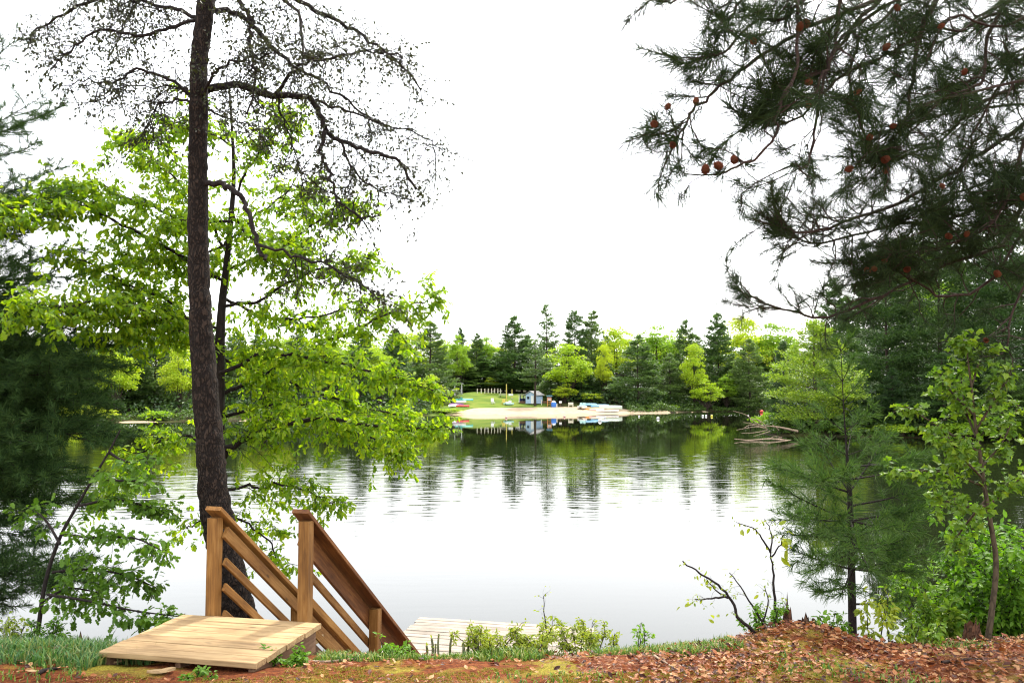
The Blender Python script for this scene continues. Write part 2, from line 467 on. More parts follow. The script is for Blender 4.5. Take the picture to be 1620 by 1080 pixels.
lawn = ramp(nt, [(.3, (.06, .10, .014)), (.5, (.10, .15, .018)), (.7, (.16, .18, .03))], nd.outputs[0])
mr = N(nt, 'ShaderNodeMapRange'); mr.inputs['From Min'].default_value = 14; mr.inputs['From Max'].default_value = 40
nt.links.new(sep.outputs['Y'], mr.inputs[0])
mx2 = N(nt, 'ShaderNodeMix', data_type='RGBA'); nt.links.new(mr.outputs[0], mx2.inputs['Factor'])
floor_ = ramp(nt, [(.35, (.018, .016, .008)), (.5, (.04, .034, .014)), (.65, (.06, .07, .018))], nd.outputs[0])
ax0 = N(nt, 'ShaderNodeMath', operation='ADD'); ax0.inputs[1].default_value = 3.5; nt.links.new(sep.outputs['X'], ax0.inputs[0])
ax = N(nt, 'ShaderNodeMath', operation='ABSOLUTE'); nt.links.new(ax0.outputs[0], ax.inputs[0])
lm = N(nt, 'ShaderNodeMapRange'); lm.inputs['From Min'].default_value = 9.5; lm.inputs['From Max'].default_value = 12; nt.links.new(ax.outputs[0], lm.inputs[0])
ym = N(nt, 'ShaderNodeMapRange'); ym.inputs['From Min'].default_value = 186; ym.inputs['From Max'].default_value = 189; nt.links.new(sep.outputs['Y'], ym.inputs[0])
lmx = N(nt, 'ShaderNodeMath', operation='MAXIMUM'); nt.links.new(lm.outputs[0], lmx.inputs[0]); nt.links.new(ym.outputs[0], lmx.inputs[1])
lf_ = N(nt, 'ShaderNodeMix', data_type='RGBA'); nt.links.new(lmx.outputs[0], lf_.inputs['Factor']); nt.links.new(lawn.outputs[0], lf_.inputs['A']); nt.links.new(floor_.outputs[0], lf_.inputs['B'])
nt.links.new(mx.outputs['Result'], mx2.inputs['A']); nt.links.new(lf_.outputs['Result'], mx2.inputs['B'])
nt.links.new(mx2.outputs['Result'], p.inputs['Base Color'])
p.inputs['Roughness'].default_value = .95; p.inputs['Specular IOR Level'].default_value = .1
bp = N(nt, 'ShaderNodeBump', Strength=.9, Distance=.03); nt.links.new(na.outputs[0], bp.inputs['Height']); nt.links.new(bp.outputs[0], p.inputs['Normal'])
ground = gm.build('ground', m, smooth=True)
tag(ground, 'leaf strewn bank of reddish earth and moss around the lake', None, kind='structure')

# water
m, nt, p, out = newmat('lake water')
p.inputs['Base Color'].default_value = (.008, .010, .004, 1)
p.inputs['Roughness'].default_value = .015
p.inputs['IOR'].default_value = 1.42
tc = N(nt, 'ShaderNodeTexCoord'); sep = N(nt, 'ShaderNodeSeparateXYZ'); nt.links.new(tc.outputs['Object'], sep.inputs[0])
def wav(rot, sc, scale, det):
    mp = N(nt, 'ShaderNodeMapping'); mp.inputs['Rotation'].default_value = (0, 0, math.radians(rot)); mp.inputs['Scale'].default_value = sc
    nt.links.new(tc.outputs['Object'], mp.inputs[0])
    n = N(nt, 'ShaderNodeTexNoise', Scale=scale, Detail=det, Roughness=.45)
    nt.links.new(mp.outputs[0], n.inputs['Vector'])
    return n
w1 = wav(50, (.35, 1.5, 1), 1.9, 1.0)
w2 = wav(-58, (.4, 1.4, 1), 2.6, 1.0)
w3 = wav(40, (.08, .05, 1), 1.0, 3.0)
a1 = N(nt, 'ShaderNodeMath', operation='MULTIPLY_ADD'); a1.inputs[1].default_value = .35
nt.links.new(w2.outputs[0], a1.inputs[0]); nt.links.new(w1.outputs[0], a1.inputs[2])
mk = ramp(nt, [(.36, (.35, .35, .35)), (.6, (1, 1, 1))], w3.outputs[0])
wj = N(nt, 'ShaderNodeMath', operation='MULTIPLY_ADD'); wj.inputs[1].default_value = 22; nt.links.new(w3.outputs[0], wj.inputs[0]); nt.links.new(sep.outputs['Y'], wj.inputs[2])
mrw = ramp(nt, [(.0, (.03,) * 3), (.20, (.06,) * 3), (.32, (.8,) * 3), (.50, (1,) * 3), (.66, (.6,) * 3), (.82, (.15,) * 3), (1, (.06,) * 3)])
mrs = N(nt, 'ShaderNodeMapRange'); mrs.inputs['From Min'].default_value = 19; mrs.inputs['From Max'].default_value = 89; nt.links.new(wj.outputs[0], mrs.inputs[0]); nt.links.new(mrs.outputs[0], mrw.inputs[0])
a2 = N(nt, 'ShaderNodeMath', operation='MULTIPLY'); nt.links.new(mrw.outputs[0], a2.inputs[0]); nt.links.new(mk.outputs[0], a2.inputs[1])
a3 = N(nt, 'ShaderNodeMath', operation='MULTIPLY'); nt.links.new(a1.outputs[0], a3.inputs[0]); nt.links.new(a2.outputs[0], a3.inputs[1])
bp = N(nt, 'ShaderNodeBump', Strength=1.0, Distance=.020)
nt.links.new(a3.outputs[0], bp.inputs['Height']); nt.links.new(bp.outputs[0], p.inputs['Normal'])
wm = MB(); wm.add([(-100, 6, 0), (95, 6, 0), (95, 176, 0), (-100, 176, 0)], [[0, 1, 2, 3]])
tag(wm.build('water', m), 'still lake with fine ripples mirroring the white sky and far trees', None, kind='structure')

# beach
def shore_strip(name, xs, w, lift, mat, rows=7, inset=-1.2):
    far = lake[(lake[:, 1] > 95)]
    order = np.argsort(far[:, 0]); fx, fy = far[order, 0], far[order, 1]
    mb = MB(); rowsv = []
    for x, ww in zip(xs, w):
        y0 = np.interp(x, fx, fy)
        ys = y0 + np.linspace(inset, ww, rows)
        rowsv.append(np.stack([np.full(rows, x), ys, np.zeros(rows)], -1))
    v = np.array(rowsv)
    v[..., 2] = gz(v[..., 0], v[..., 1]) + lift
    v[:, 0, 2] = np.minimum(v[:, 0, 2], -.1)
    k = (np.arange(len(xs) - 1)[:, None] * rows + np.arange(rows - 1)[None]).ravel()
    mb.add(v.reshape(-1, 3), np.stack([k, k + rows, k + rows + 1, k + 1], -1))
    return mb.build(name, mat, smooth=True)
sand = plain('pale beach sand', (.38, .295, .20), .95, .1, 1.2, .1)
xs = np.linspace(-11.5, 40, 60)
tag(shore_strip('beach_sand', xs, np.interp(xs, [-11.5, -7, 14, 20, 24, 40], [.6, 8, 9, 7.5, 3.0, 1.6]), .06, sand), 'pale sandy swimming beach on the far shore', None, kind='structure')
xs = np.linspace(-74, -33, 30)
tag(shore_strip('shore_sand', xs, np.interp(vn(xs, xs * 0, .35, 4), [.3, .7], [-1.1, .9]), .06, sand), 'thin pale strip of sand along the far left shore', None, kind='structure')

exec_order = []
#@@PART2

# ------------------------------------------------------------------ timber
def board_mesh(L, w, t, mat, seed=0, bev=.004, segs=6):
    r = np.random.default_rng(seed)
    prof = [(-w/2 + bev, -t/2), (w/2 - bev, -t/2), (w/2, -t/2 + bev), (w/2, t/2 - bev), (w/2 - bev, t/2), (-w/2 + bev, t/2), (-w/2, t/2 - bev), (-w/2, -t/2 + bev)]
    xs = np.linspace(-L/2, L/2, segs)
    bow = (r.uniform(-1, 1) * (1 - (2 * xs / L) ** 2) * .003, r.uniform(-1, 1) * (1 - (2 * xs / L) ** 2) * .003)
    mb = MB(); v = np.array([[(x, y + bow[0][i], z + bow[1][i]) for y, z in prof] for i, x in enumerate(xs)]).reshape(-1, 3)
    k = 8
    i = np.arange(segs - 1)[:, None] * k; j = np.arange(k)[None]; jn = (j + 1) % k
    mb.add(v, np.stack([i + j, i + jn, i + k + jn, i + k + j], -1).reshape(-1, 4))
    me_f = [list(range(k - 1, -1, -1)), list(range((segs - 1) * k, segs * k))]
    mb.f.append(np.array(me_f))
    return mb.mesh('board', mat)

_bs = [0]
def board(name, parent, a, b, w, t, up, mat, label=None):
    a, b = np.asarray(a, float), np.asarray(b, float)
    _bs[0] += 1
    me = board_mesh(np.linalg.norm(b - a), w, t, M[mat], _bs[0])
    o = link(name, me, parent, mat_of((a + b) / 2, b - a, up, 1.0))
    if label: o['label'] = label
    return o

UP = np.array([0, 0, 1.0])
PZ = 2.25
pu = nrm([.977, -.213, 0]); pv = np.array([.213, .977, 0])
pFL = G(295, 971, PZ); pFR = pFL + pu * 1.13; pNL = pFL - pv * .97; pNR = pFR - pv * .97
plat = thing('wooden_platform', (pNL + pFR) / 2 - UP * .2, 'low platform of pale new planks at the head of the lake stairs', 'platform')
npl = 7; pw = .97 / npl
for i in range(npl):
    a = pFL - pv * (pw * (i + .5)) - UP * .019; jit = [0, .004, -.003, .002, -.002, .005, 0][i]
    board('plank', plat, a - pu * (.02 + jit), a + pu * (1.15 + jit), pw - .011, .038, nrm(UP + pv * [.012, -.01, .015, -.014, .008, -.01, .012][i]), 'wood_deck')
for s, a0 in ((0, pNL), (1, pNR)):
    sx = .03 if s == 0 else -.03
    board('side_board', plat, a0 + pu * sx + pv * .03 - UP * .125, a0 + pu * sx + pv * .94 - UP * .125, .17, .036, pu, 'wood_old')
board('end_board', plat, pFL + pu * .06 - pv * .03 - UP * .125, pFR - pu * .06 - pv * .03 - UP * .125, .17, .036, pv, 'wood_old')
board('joist', plat, pFL + pu * .56 - pv * .06 - UP * .125, pFL + pu * .56 - pv * .93 - UP * .125, .16, .036, pu, 'wood_old')

# stairs down to the dock
SL = .76
pp_ = pv; pv = nrm([.262, .965, 0]); pu0 = pu; pu = np.array([pv[1], -pv[0], 0])
sd_ = nrm(pv - UP * SL)                       # down the slope
sup = nrm(UP + pv * SL)                       # normal of the slope
XL = G(335, 972, PZ); XR = G(484, 979, PZ)
XR = XR - pp_ * (float(np.dot(XR - pFR, pp_)) - .045); XL = XL - pp_ * (float(np.dot(XL - pFL, pp_)) - .045)
stairs = thing('lake_stairs', (XL + XR) / 2 - UP * 1.0, 'timber stairs with two sloping rails going down from the platform to the water', 'stairs')
RUN = 2.85
PH = .765
for side, X in ((0, XL), (1, XR)):
    railing = None
    inner = pu if side == 0 else -pu          # stair side of the post row
    for k, L in enumerate((0.0, 1.30, 2.50)):
        base = X + pv * L
        top = base - UP * (SL * L) + UP * PH
        bot = base - UP * (SL * L) - UP * (.05 if k == 0 else .45)
        board('post', stairs, bot, top - UP * .012, .088, .088, pv, 'wood_rail')
    o_in = inner * .064
    def rail(name, h, w, t, mat, upv, l0=.045, l1=RUN, lat=None, label=None):
        lat = o_in if lat is None else lat
        board(name, stairs, X + lat + UP * h + (pv - UP * SL) * l0, X + lat + UP * h + (pv - UP * SL) * l1, w, t, upv, mat, label)
    rail('top_rail', PH - (.095 if side == 0 else .110), .095 if side == 0 else .140, .030, 'wood_rail' if side == 0 else 'wood_rail_shade', pu, label='wide dark top board of the right hand rail' if side else None)  # right top board gets the timber with the cap's shade painted in
    rail('rail', PH - .325, .062, .026, 'wood_rail', pu)
    rail('rail', PH - .525, .062, .026, 'wood_rail', pu)
    rail('rail', PH - .735, .062, .026, 'wood_rail', pu)
    rail('handrail_cap', PH + .028, .14, .034, 'wood_rail' if side == 0 else 'wood_rail_shade', sup, l0=-.055, lat=inner * .02)
    board('stringer', stairs, X - inner * -.10 - UP * .18 + (pv - UP * SL) * .0, X + inner * .10 - UP * .18 + (pv - UP * SL) * 2.35, .24, .038, pu, 'wood_old')
for k in range(1, 8):
    L = .31 * k
    c = XL + pv * L - UP * (SL * L) - UP * .02; d = XR + pv * L - UP * (SL * L) - UP * .02
    board('tread', stairs, c + pu * .06, d - pu * .06, .27, .038, UP, 'wood_deck')

# dock
DZ = .52
dFL = G(668, 977, DZ); dFR = G(941, 994, DZ); du = nrm(dFR - dFL); dv = np.array([-du[1], du[0], 0])
dw = float(np.linalg.norm(dFR - dFL)); ndp = 28; pwid = .142
dock = thing('dock', dFL + du * dw / 2 - dv * 1.9 - UP * .5, 'flat bleached timber dock lying on the water below the bank', 'dock')
rg = np.random.default_rng(5)
for i in range(ndp):
    a = dFL - dv * (pwid * (i + .5)) + UP * rg.normal(0, .003)
    j0, j1 = rg.normal(0, .012, 2)
    board('plank', dock, a + du * (j0 - .02), a + du * (dw + j1), pwid - .012, .036, nrm(UP + rg.normal(0, .012, 3)), 'wood_dock')
for f_ in (.03, .35, .66, .97):
    board('beam', dock, dFL + du * dw * f_ - UP * .11, dFL + du * dw * f_ - dv * (pwid * ndp) - UP * .11, .17, .05, du, 'wood_old')
for f_ in (.04, .96):
    for g_ in (.25, 2.0, 3.7):
        q = dFL + du * dw * f_ - dv * g_
        board('pile', dock, q - UP * 1.6, q - UP * .03, .11, .11, du, 'wood_old')

# ------------------------------------------------------------------ broadleaf twigs and leaves
class Leaves:
    def __init__(s): s.p, s.d, s.u, s.s = [], [], [], []
    def put(s, p, d, u, sz): s.p.append(p); s.d.append(d); s.u.append(u); s.s.append(sz)

def shoots(rng, mb, lv, path, r0, nsh, L, lf, leaf, droop=.45, start=.25, flat=.45, sub=2, sides=3, upb=.15, lw=1.0):
    """side shoots along a limb, with leaves along each"""
    n = len(path)
    for k in range(nsh):
        t = start + (1 - start) * (k + rng.uniform(0, 1)) / nsh
        i = min(n - 2, int(t * (n - 1))); p = path[i] + (path[i + 1] - path[i]) * rng.uniform(0, 1)
        tan = nrm(path[min(n - 1, i + 1)] - path[max(0, i - 1)])
        rd = rng.normal(0, 1, 3); rd[2] *= flat
        d = nrm(tan * rng.uniform(.2, .9) + nrm(rd) * .9 + UP * upb)
        l = L * rng.uniform(.45, 1.1) * (1.05 - .45 * t)
        pts = limb(rng, p, d, l, 5, .22, -.03)
        rr = r0 * rng.uniform(.6, 1)
        tube(mb, pts, np.linspace(rr, rr * .3, 6), sides, False)
        srcs = [pts]
        for q in range(sub):
            j = rng.integers(1, 5)
            dd = nrm(pts[j + 1] - pts[j] + rng.normal(0, .8, 3) * np.array([1, 1, flat]))
            sp = limb(rng, pts[j], dd, l * rng.uniform(.3, .6), 4, .25, -.04)
            tube(mb, sp, np.linspace(rr * .6, rr * .2, 5), 3, False)
            srcs.append(sp)
        for s in srcs:
            m = len(s)
            for a in range(lf):
                tt = 1 - (a / lf) ** 1.4 * .85 if lf > 1 else 1
                x = tt * (m - 1); ia = min(m - 2, int(x)); pp = s[ia] + (s[ia + 1] - s[ia]) * (x - ia)
                ta = nrm(s[ia + 1] - s[ia])
                sdv = rng.normal(0, 1, 3); sdv[2] *= .5
                dl = nrm(ta * .5 + nrm(sdv) * .9 - UP * (droop * rng.uniform(.3, 1.8)))
                lv.put(pp + dl * leaf * .25, dl, nrm(UP + rng.normal(0, .55, 3)), leaf * rng.uniform(.6, 1.15) * lw)

def leaf_objects(rng, tr, lv, tpl, mat, n, rest_name='foliage', key=None):
    """the n leaves that show largest as leaf parts, the others joined as one foliage part"""
    p, d, u, s = map(np.array, (lv.p, lv.d, lv.u, lv.s))
    dist = np.linalg.norm(p - C0, axis=1)
    order = np.argsort(-(s / dist))
    me = None; ch = order[:n]
    if n:
        mb = MB(); mb.add(*tpl); me = mb.mesh('leaf', mat)
        for i in ch:
            link('leaf', me, tr, mat_of(p[i], d[i], u[i], s[i]))
    r = order[n:]
    if len(r):
        mb = MB(); scatter(mb, *tpl, p[r], d[r], u[r], s[r])
        o = mb.build(rest_name, mat, tr)
        o['kind'] = 'stuff'

# ------------------------------------------------------------------ tall bare pine behind the stairs
rng = np.random.default_rng(11)
TD = 7.7
tp = [(388, 1010, 54), (372, 940, 52), (352, 860, 51), (339, 790, 50), (331, 690, 44), (321, 560, 38), (315, 450, 34), (313, 300, 31), (314, 180, 30), (316, 90, 28), (326, 0, 30), (332, -90, 26), (336, -220, 20), (338, -360, 10)]
tr = thing('bare_pine', P(*tp[0][:2], TD), 'tall dark scaly trunk with crooked nearly bare branches behind the stair rails', 'tree')
mb = MB()
pts = cat([P(a, b, TD) for a, b, c in tp], 6); rad = np.interp(np.linspace(0, 1, len(pts)), np.linspace(0, 1, len(tp)), [c / 2.1 / F * TD for a, b, c in tp])
def rough_trunk(mb, pts, rad, sides, amp, seed):
    n0 = len(pts); tt = np.linspace(0, n0 - 1, n0 * 4)
    pts = np.stack([np.interp(tt, np.arange(n0), pts[:, k]) for k in range(3)], -1); rad = np.interp(tt, np.arange(n0), rad)
    m2 = MB(); tube(m2, pts, rad, sides)
    v = m2.v[0].reshape(len(pts), sides, 3); c = pts[:, None]
    ang = np.arange(sides)[None] * np.ones((len(pts), 1)); hh = np.arange(len(pts))[:, None] * np.ones((1, sides))
    dv_ = (vn(ang * 1.0 + 50, hh, .55, seed) - .5) * 2 * amp + (vn(ang + 90, hh * .6, .25, seed + 1) - .5) * amp
    m2.v[0] = (c + (v - c) * (1 + dv_[..., None])).reshape(-1, 3)
    for a in m2.v: pass
    nn = 0
    for a, b in zip(m2.v, m2.f):
        mb.add(a, b - nn); nn += len(a)
rough_trunk(mb, pts, rad, 22, .09, 3)
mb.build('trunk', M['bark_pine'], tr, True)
bl = [
    ([(318, 150), (338, 138), (380, 135), (430, 152), (490, 157), (506, 185), (516, 210), (540, 224), (580, 240), (625, 252), (660, 300)], 9.5, 3, .2, -.4),
    ([(436, 150), (460, 116), (500, 97), (560, 86), (592, 78), (640, 95)], 4.5, 1.5, -.2, -.7),
    ([(513, 208), (506, 242), (520, 275), (535, 320), (580, 345)], 5, 2, -.3, -.5),
    ([(322, 20), (350, 14), (390, 33), (430, 72), (466, 106), (502, 126), (560, 170), (610, 200)], 7.5, 2, 0, .8),
    ([(356, -40), (376, 0), (396, 30), (394, 62), (401, 100), (404, 130), (390, 180)], 6, 2, 0, -.5),
    ([(316, 158), (334, 122), (360, 101), (400, 94), (440, 80)], 4, 1.5, 0, -.8),
    ([(320, 292), (352, 291), (380, 310), (396, 345), (408, 388), (420, 410)], 7, 4, 0, -.3),
    ([(405, 385), (460, 402), (515, 420), (570, 446), (600, 475)], 3.5, 1, -.3, -.6),
    ([(312, 28), (270, 14), (230, 3), (190, -10), (120, -20)], 5, 2, 0, .6),
    ([(312, 30), (270, 44), (215, 55), (160, 48), (110, 82), (80, 110)], 4.5, 1.5, 0, -.6),
    ([(312, 168), (290, 140), (250, 119), (215, 110), (180, 130), (150, 128), (106, 136)], 4.5, 1.2, 0, -.4),
    ([(310, 158), (292, 140), (255, 138), (190, 138), (150, 165)], 2.5, 1, 0, .3),
    ([(314, 165), (270, 160), (245, 175), (238, 195), (225, 225)], 3, 1, 0, -.3),
    ([(336, -130), (420, -40), (500, 18), (560, 48), (620, 90), (665, 140)], 7, 2, 0, .5),
    ([(334, -100), (230, -30), (150, 0), (90, 30), (45, 60)], 6, 2, 0, .4),
    ([(334, -70), (400, -30), (470, 20), (480, 80), (520, 100)], 5, 2, 0, -.9),
    ([(328, -20), (262, -25), (200, 30), (185, 80)], 4, 1.5, 0, .9),
    ([(318, 170), (332, 175), (370, 192), (400, 200), (430, 240)], 3, 1, 0, .6),
    ([(500, 158), (560, 180), (620, 200), (680, 225), (690, 290)], 3, 1, -.2, .5),
    ([(540, 224), (560, 270), (600, 300), (640, 310)], 3, 1, -.4, -.1),
    ([(440, 152), (450, 200), (470, 250), (480, 300)], 2.5, 1, -.1, .5),
]
lv = Leaves()
tb = MB()
for px, w0, w1, a0, a1 in bl:
    n = len(px)
    path = cat([P(q[0], q[1], TD + a0 + (a1 - a0) * i / (n - 1)) for i, q in enumerate(px)], 5)
    path[1:] += rng.normal(0, .012, (len(path) - 1, 3))
    b = MB(); tube(b, path, np.linspace(w0, w1, len(path)) * .72 / F * TD, 7)
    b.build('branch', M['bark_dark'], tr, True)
    L = float(np.sum(np.linalg.norm(np.diff(path, axis=0), axis=1)))
    big = w0 >= 2.5 and px[0] != (320, 292)
    if big:
        shoots(rng, tb, lv, path, .006, int(10 + L * 12), .68, 6, .040, .5, .18, .8, 4, 4, -.22)
tb.build('twigs', M['bark_twig'], tr)['kind'] = 'stuff'
leaf_objects(rng, tr, lv, SMALL, M['leaf_bud'], 0)

# ------------------------------------------------------------------ bright green tree behind it
rng = np.random.default_rng(21)
GD = 9.6
stem = [(350, 985, 30), (347, 900, 28), (346, 760, 26), (346, 620, 24), (350, 500, 17), (358, 420, 13), (366, 340, 11), (370, 270, 8), (366, 190, 5), (362, 130, 3)]
tr = thing('bright_green_tree', P(*stem[0][:2], GD), 'leafy young tree in bright spring green directly behind the bare pine trunk', 'tree')
mb = MB(); pts = cat([P(a, b, GD) for a, b, c in stem], 5)
tube(mb, pts, np.interp(np.linspace(0, 1, len(pts)), np.linspace(0, 1, len(stem)), [c / 2.6 / F * GD for a, b, c in stem]), 8)
mb.build('trunk', M['bark_dark'], tr, True)
gl = [
    ([(346, 640), (325, 560), (280, 485), (225, 460), (170, 432), (105, 398)], 5, .3, -.6, 34),
    ([(346, 725), (375, 702), (420, 682), (490, 664), (560, 668), (640, 682), (700, 672)], 9, -.1, -.7, 42),
    ([(346, 625), (400, 600), (480, 560), (560, 520), (630, 490), (700, 470)], 6, .1, .7, 36),
    ([(351, 485), (420, 470), (480, 435), (550, 415), (590, 408)], 4.5, .0, -.5, 24),
    ([(360, 400), (305, 310), (240, 255), (185, 210)], 4, .1, .4, 30),
    ([(368, 310), (400, 255), (430, 215), (450, 170)], 3.5, 0, -.5, 18),
    ([(345, 775), (420, 768), (480, 776), (530, 795)], 4, .1, -.4, 14),
    ([(345, 705), (290, 690), (230, 710), (190, 760), (170, 790)], 4, 0, .5, 18),
    ([(348, 565), (450, 600), (560, 640), (650, 660)], 5, .3, 1.1, 32),
    ([(356, 445), (250, 385), (150, 335), (60, 320), (-10, 345)], 4.5, .1, -1.7, 36),
    ([(359, 425), (450, 385), (520, 340), (560, 330)], 4, -.1, .5, 26),
    ([(345, 790), (390, 830), (430, 860), (440, 900)], 3.5, 0, -.3, 9),
    ([(348, 590), (420, 560), (500, 570), (600, 590), (690, 620)], 5, -.2, -1.0, 34),
    ([(347, 660), (430, 640), (520, 650), (600, 700), (650, 715)], 5, .2, .2, 28),
    ([(350, 520), (270, 500), (200, 520), (130, 480)], 4, .1, -.9, 26),
    ([(362, 380), (420, 330), (470, 300), (500, 330)], 3.5, .1, .9, 20),
    ([(364, 350), (300, 350), (220, 320), (140, 290), (90, 320)], 4, -.2, -.7, 32),
    ([(366, 230), (330, 210), (290, 190), (240, 215)], 3, 0, -.3, 17),
    ([(346, 800), (310, 830), (290, 830)], 2.5, 0, .2, 4),
    ([(362, 380), (330, 400), (260, 420), (190, 400)], 3.5, .2, -.2, 24),
    ([(364, 330), (390, 370), (430, 400), (480, 390)], 3.5, 0, -.5, 20),
    ([(340, 560), (270, 520), (190, 478), (110, 482), (30, 488)], 4, .1, -2.0, 34),
    ([(352, 470), (420, 500), (500, 500), (580, 480), (640, 540)], 4.5, .2, 1.2, 24),
]
lv = Leaves(); tb = MB()
for px, w, a0, a1, ns in gl:
    n = len(px)
    path = cat([P(q[0], q[1], GD + a0 + (a1 - a0) * i / (n - 1)) for i, q in enumerate(px)], 5)
    path[1:] += rng.normal(0, .015, (len(path) - 1, 3))
    b = MB(); tube(b, path, np.linspace(w * .62, .8, len(path)) / F * GD, 6)
    b.build('branch', M['bark_dark'], tr, True)
    shoots(rng, tb, lv, path, .005, int(ns * 2.15), .62, 10, .074, .65, .12, .5, 2, 3, .02)
tb.build('twigs', M['bark_dark'], tr)['kind'] = 'stuff'
leaf_objects(rng, tr, lv, OAK, M['leaf_bright'], 280)

# twigs reaching over the water, low branch of the same tree are part of it
# ------------------------------------------------------------------ sapling at the left edge
rng = np.random.default_rng(31)
LD = 7.2
tr = thing('oak_sapling', P(62, 990, LD), 'slanting thin sapling with dark green leaves beside the left pine', 'sapling')
st = trace([(60, 1000), (72, 920), (95, 850), (122, 800), (145, 760), (172, 715), (190, 680)], LD, LD + .2)
mb = MB(); tube(mb, st, np.linspace(3.6, 1.2, len(st)) / F * LD, 7); mb.build('trunk', M['bark_dark'], tr, True)
ll = [([(82, 905), (140, 900), (200, 910), (250, 930)], 0, .3, 15), ([(100, 845), (150, 850), (210, 850), (255, 870)], 0, -.3, 14), ([(125, 800), (180, 790), (230, 800), (262, 810)], .1, .2, 14),
      ([(150, 755), (190, 760), (225, 760)], .1, -.2, 8), ([(75, 940), (140, 950), (210, 965), (285, 975)], 0, -.2, 16), ([(70, 950), (110, 930), (170, 940)], 0, .5, 9), ([(172, 715), (200, 730), (235, 725)], .2, .1, 5), ([(95, 860), (70, 820), (40, 800)], 0, .3, 5)]
lv = Leaves(); tb = MB()
for px, a0, a1, ns in ll:
    n = len(px); path = cat([P(q[0], q[1], LD + a0 + (a1 - a0) * i / (n - 1)) for i, q in enumerate(px)], 4)
    b = MB(); tube(b, path, np.linspace(2.5, .8, len(path)) / F * LD, 5); b.build('branch', M['bark_dark'], tr, True)
    shoots(rng, tb, lv, path, .003, int(ns * 1.5), .30, 6, .072, .4, .1, .5, 2, 3, .0)
tb.build('twigs', M['bark_dark'], tr)['kind'] = 'stuff'
leaf_objects(rng, tr, lv, OAK, M['leaf_mid'], 160)

# ------------------------------------------------------------------ pines with needles
def tufts_along(rng, out, path, step, t0, size, spread=.35):
    L = np.linalg.norm(np.diff(path, axis=0), axis=1); c = np.concatenate([[0], np.cumsum(L)])
    s = np.arange(c[-1] * t0, c[-1], step)
    s = np.concatenate([s, [c[-1]]])
    for x in s:
        i = min(len(path) - 2, int(np.searchsorted(c, x, 'right') - 1)); a = (x - c[i]) / max(L[i], 1e-6)
        p = path[i] + (path[i + 1] - path[i]) * min(a, 1)
        d = nrm(nrm(path[i + 1] - path[i]) + rng.normal(0, spread, 3))
        out.append((p, d, size * rng.uniform(.8, 1.15)))

def bough(rng, tw, out, p0, d0, L, needle, step, r0, side=.5, every=.1, grav=.02, flat=.25, t0=.3, n=7, path=None):
    if path is None:
        path = limb(rng, p0, d0, L, n, .09, grav)
    L = float(np.sum(np.linalg.norm(np.diff(path, axis=0), axis=1))); n = len(path) - 1
    tube(tw, path, np.linspace(r0, r0 * .25, n + 1), 5, False)
    tufts_along(rng, out, path, step, .55, needle)
    k = max(3, int(L * (1 - t0) / every)); sg = 1
    for j in range(k):
        t = t0 + (1 - t0) * (j + rng.uniform(.2, .8)) / k
        x = t * n; i = min(n - 1, int(x)); p = path[i] + (path[i + 1] - path[i]) * (x - i)
        tan = nrm(path[i + 1] - path[i]); lat = nrm(np.cross(tan, UP)) * sg; sg = -sg
        d = nrm(tan * rng.uniform(.5, .9) + lat * rng.uniform(.6, 1.0) + UP * rng.normal(.08, flat))
        l = side * L * (1.12 - t) * rng.uniform(.6, 1.15) + .06
        sp = limb(rng, p, d, l, 4, .14, grav)
        tube(tw, sp, np.linspace(r0 * .35, r0 * .12, 5), 3, False)
        tufts_along(rng, out, sp, step, .25, needle)
        if l > .35:
            for q in range(2):
                jj = rng.integers(1, 4)
                dd = nrm(sp[jj + 1] - sp[jj] + rng.normal(0, .6, 3) * np.array([1, 1, .4]))
                s2 = limb(rng, sp[jj], dd, l * .45, 3, .15, grav)
                tube(tw, s2, np.linspace(r0 * .2, r0 * .08, 4), 3, False)
                tufts_along(rng, out, s2, step, .2, needle)

def put_tufts(rng, tr, tufts, mat, nn, w, objs=0, lo=12, hi=70, name='needle_tuft', tpls=4, seed=0):
    tp_ = [tuft_tpl(seed * 10 + i, nn, w, lo, hi) for i in range(tpls)]
    p = np.array([t[0] for t in tufts]); d = np.array([t[1] for t in tufts]); s = np.array([t[2] for t in tufts])
    which = rng.integers(0, tpls, len(p)); up = nrm(UP + rng.normal(0, .5, (len(p), 3)))
    ch = np.zeros(len(p), bool)
    if objs:
        dist = np.linalg.norm(p - C0, axis=1)
        v = (p - C0) @ _f; sx = 810 + F * (p - C0)[:, 0] / v; sy = 540 - F * ((p - C0) @ _u) / v
        score = s / dist * np.where((sx > -20) & (sx < 1640) & (sy > -20) & (sy < 1100), 1, .01) * np.where(sx < 1330, 1.6, 1)
        ch[np.argsort(-score)[:objs]] = True
        mes = []
        for t in tp_:
            b = MB(); b.add(*t); mes.append(b.mesh(name, mat))
        for i in np.nonzero(ch)[0]:
            link(name, mes[which[i]], tr, mat_of(p[i], d[i], up[i], s[i]))
    mb = MB()
    for k in range(tpls):
        q = (which == k) & ~ch
        if q.any(): scatter(mb, *tp_[k], p[q], d[q], up[q], s[q])
    o = mb.build('needles', mat, tr); o['kind'] = 'stuff'

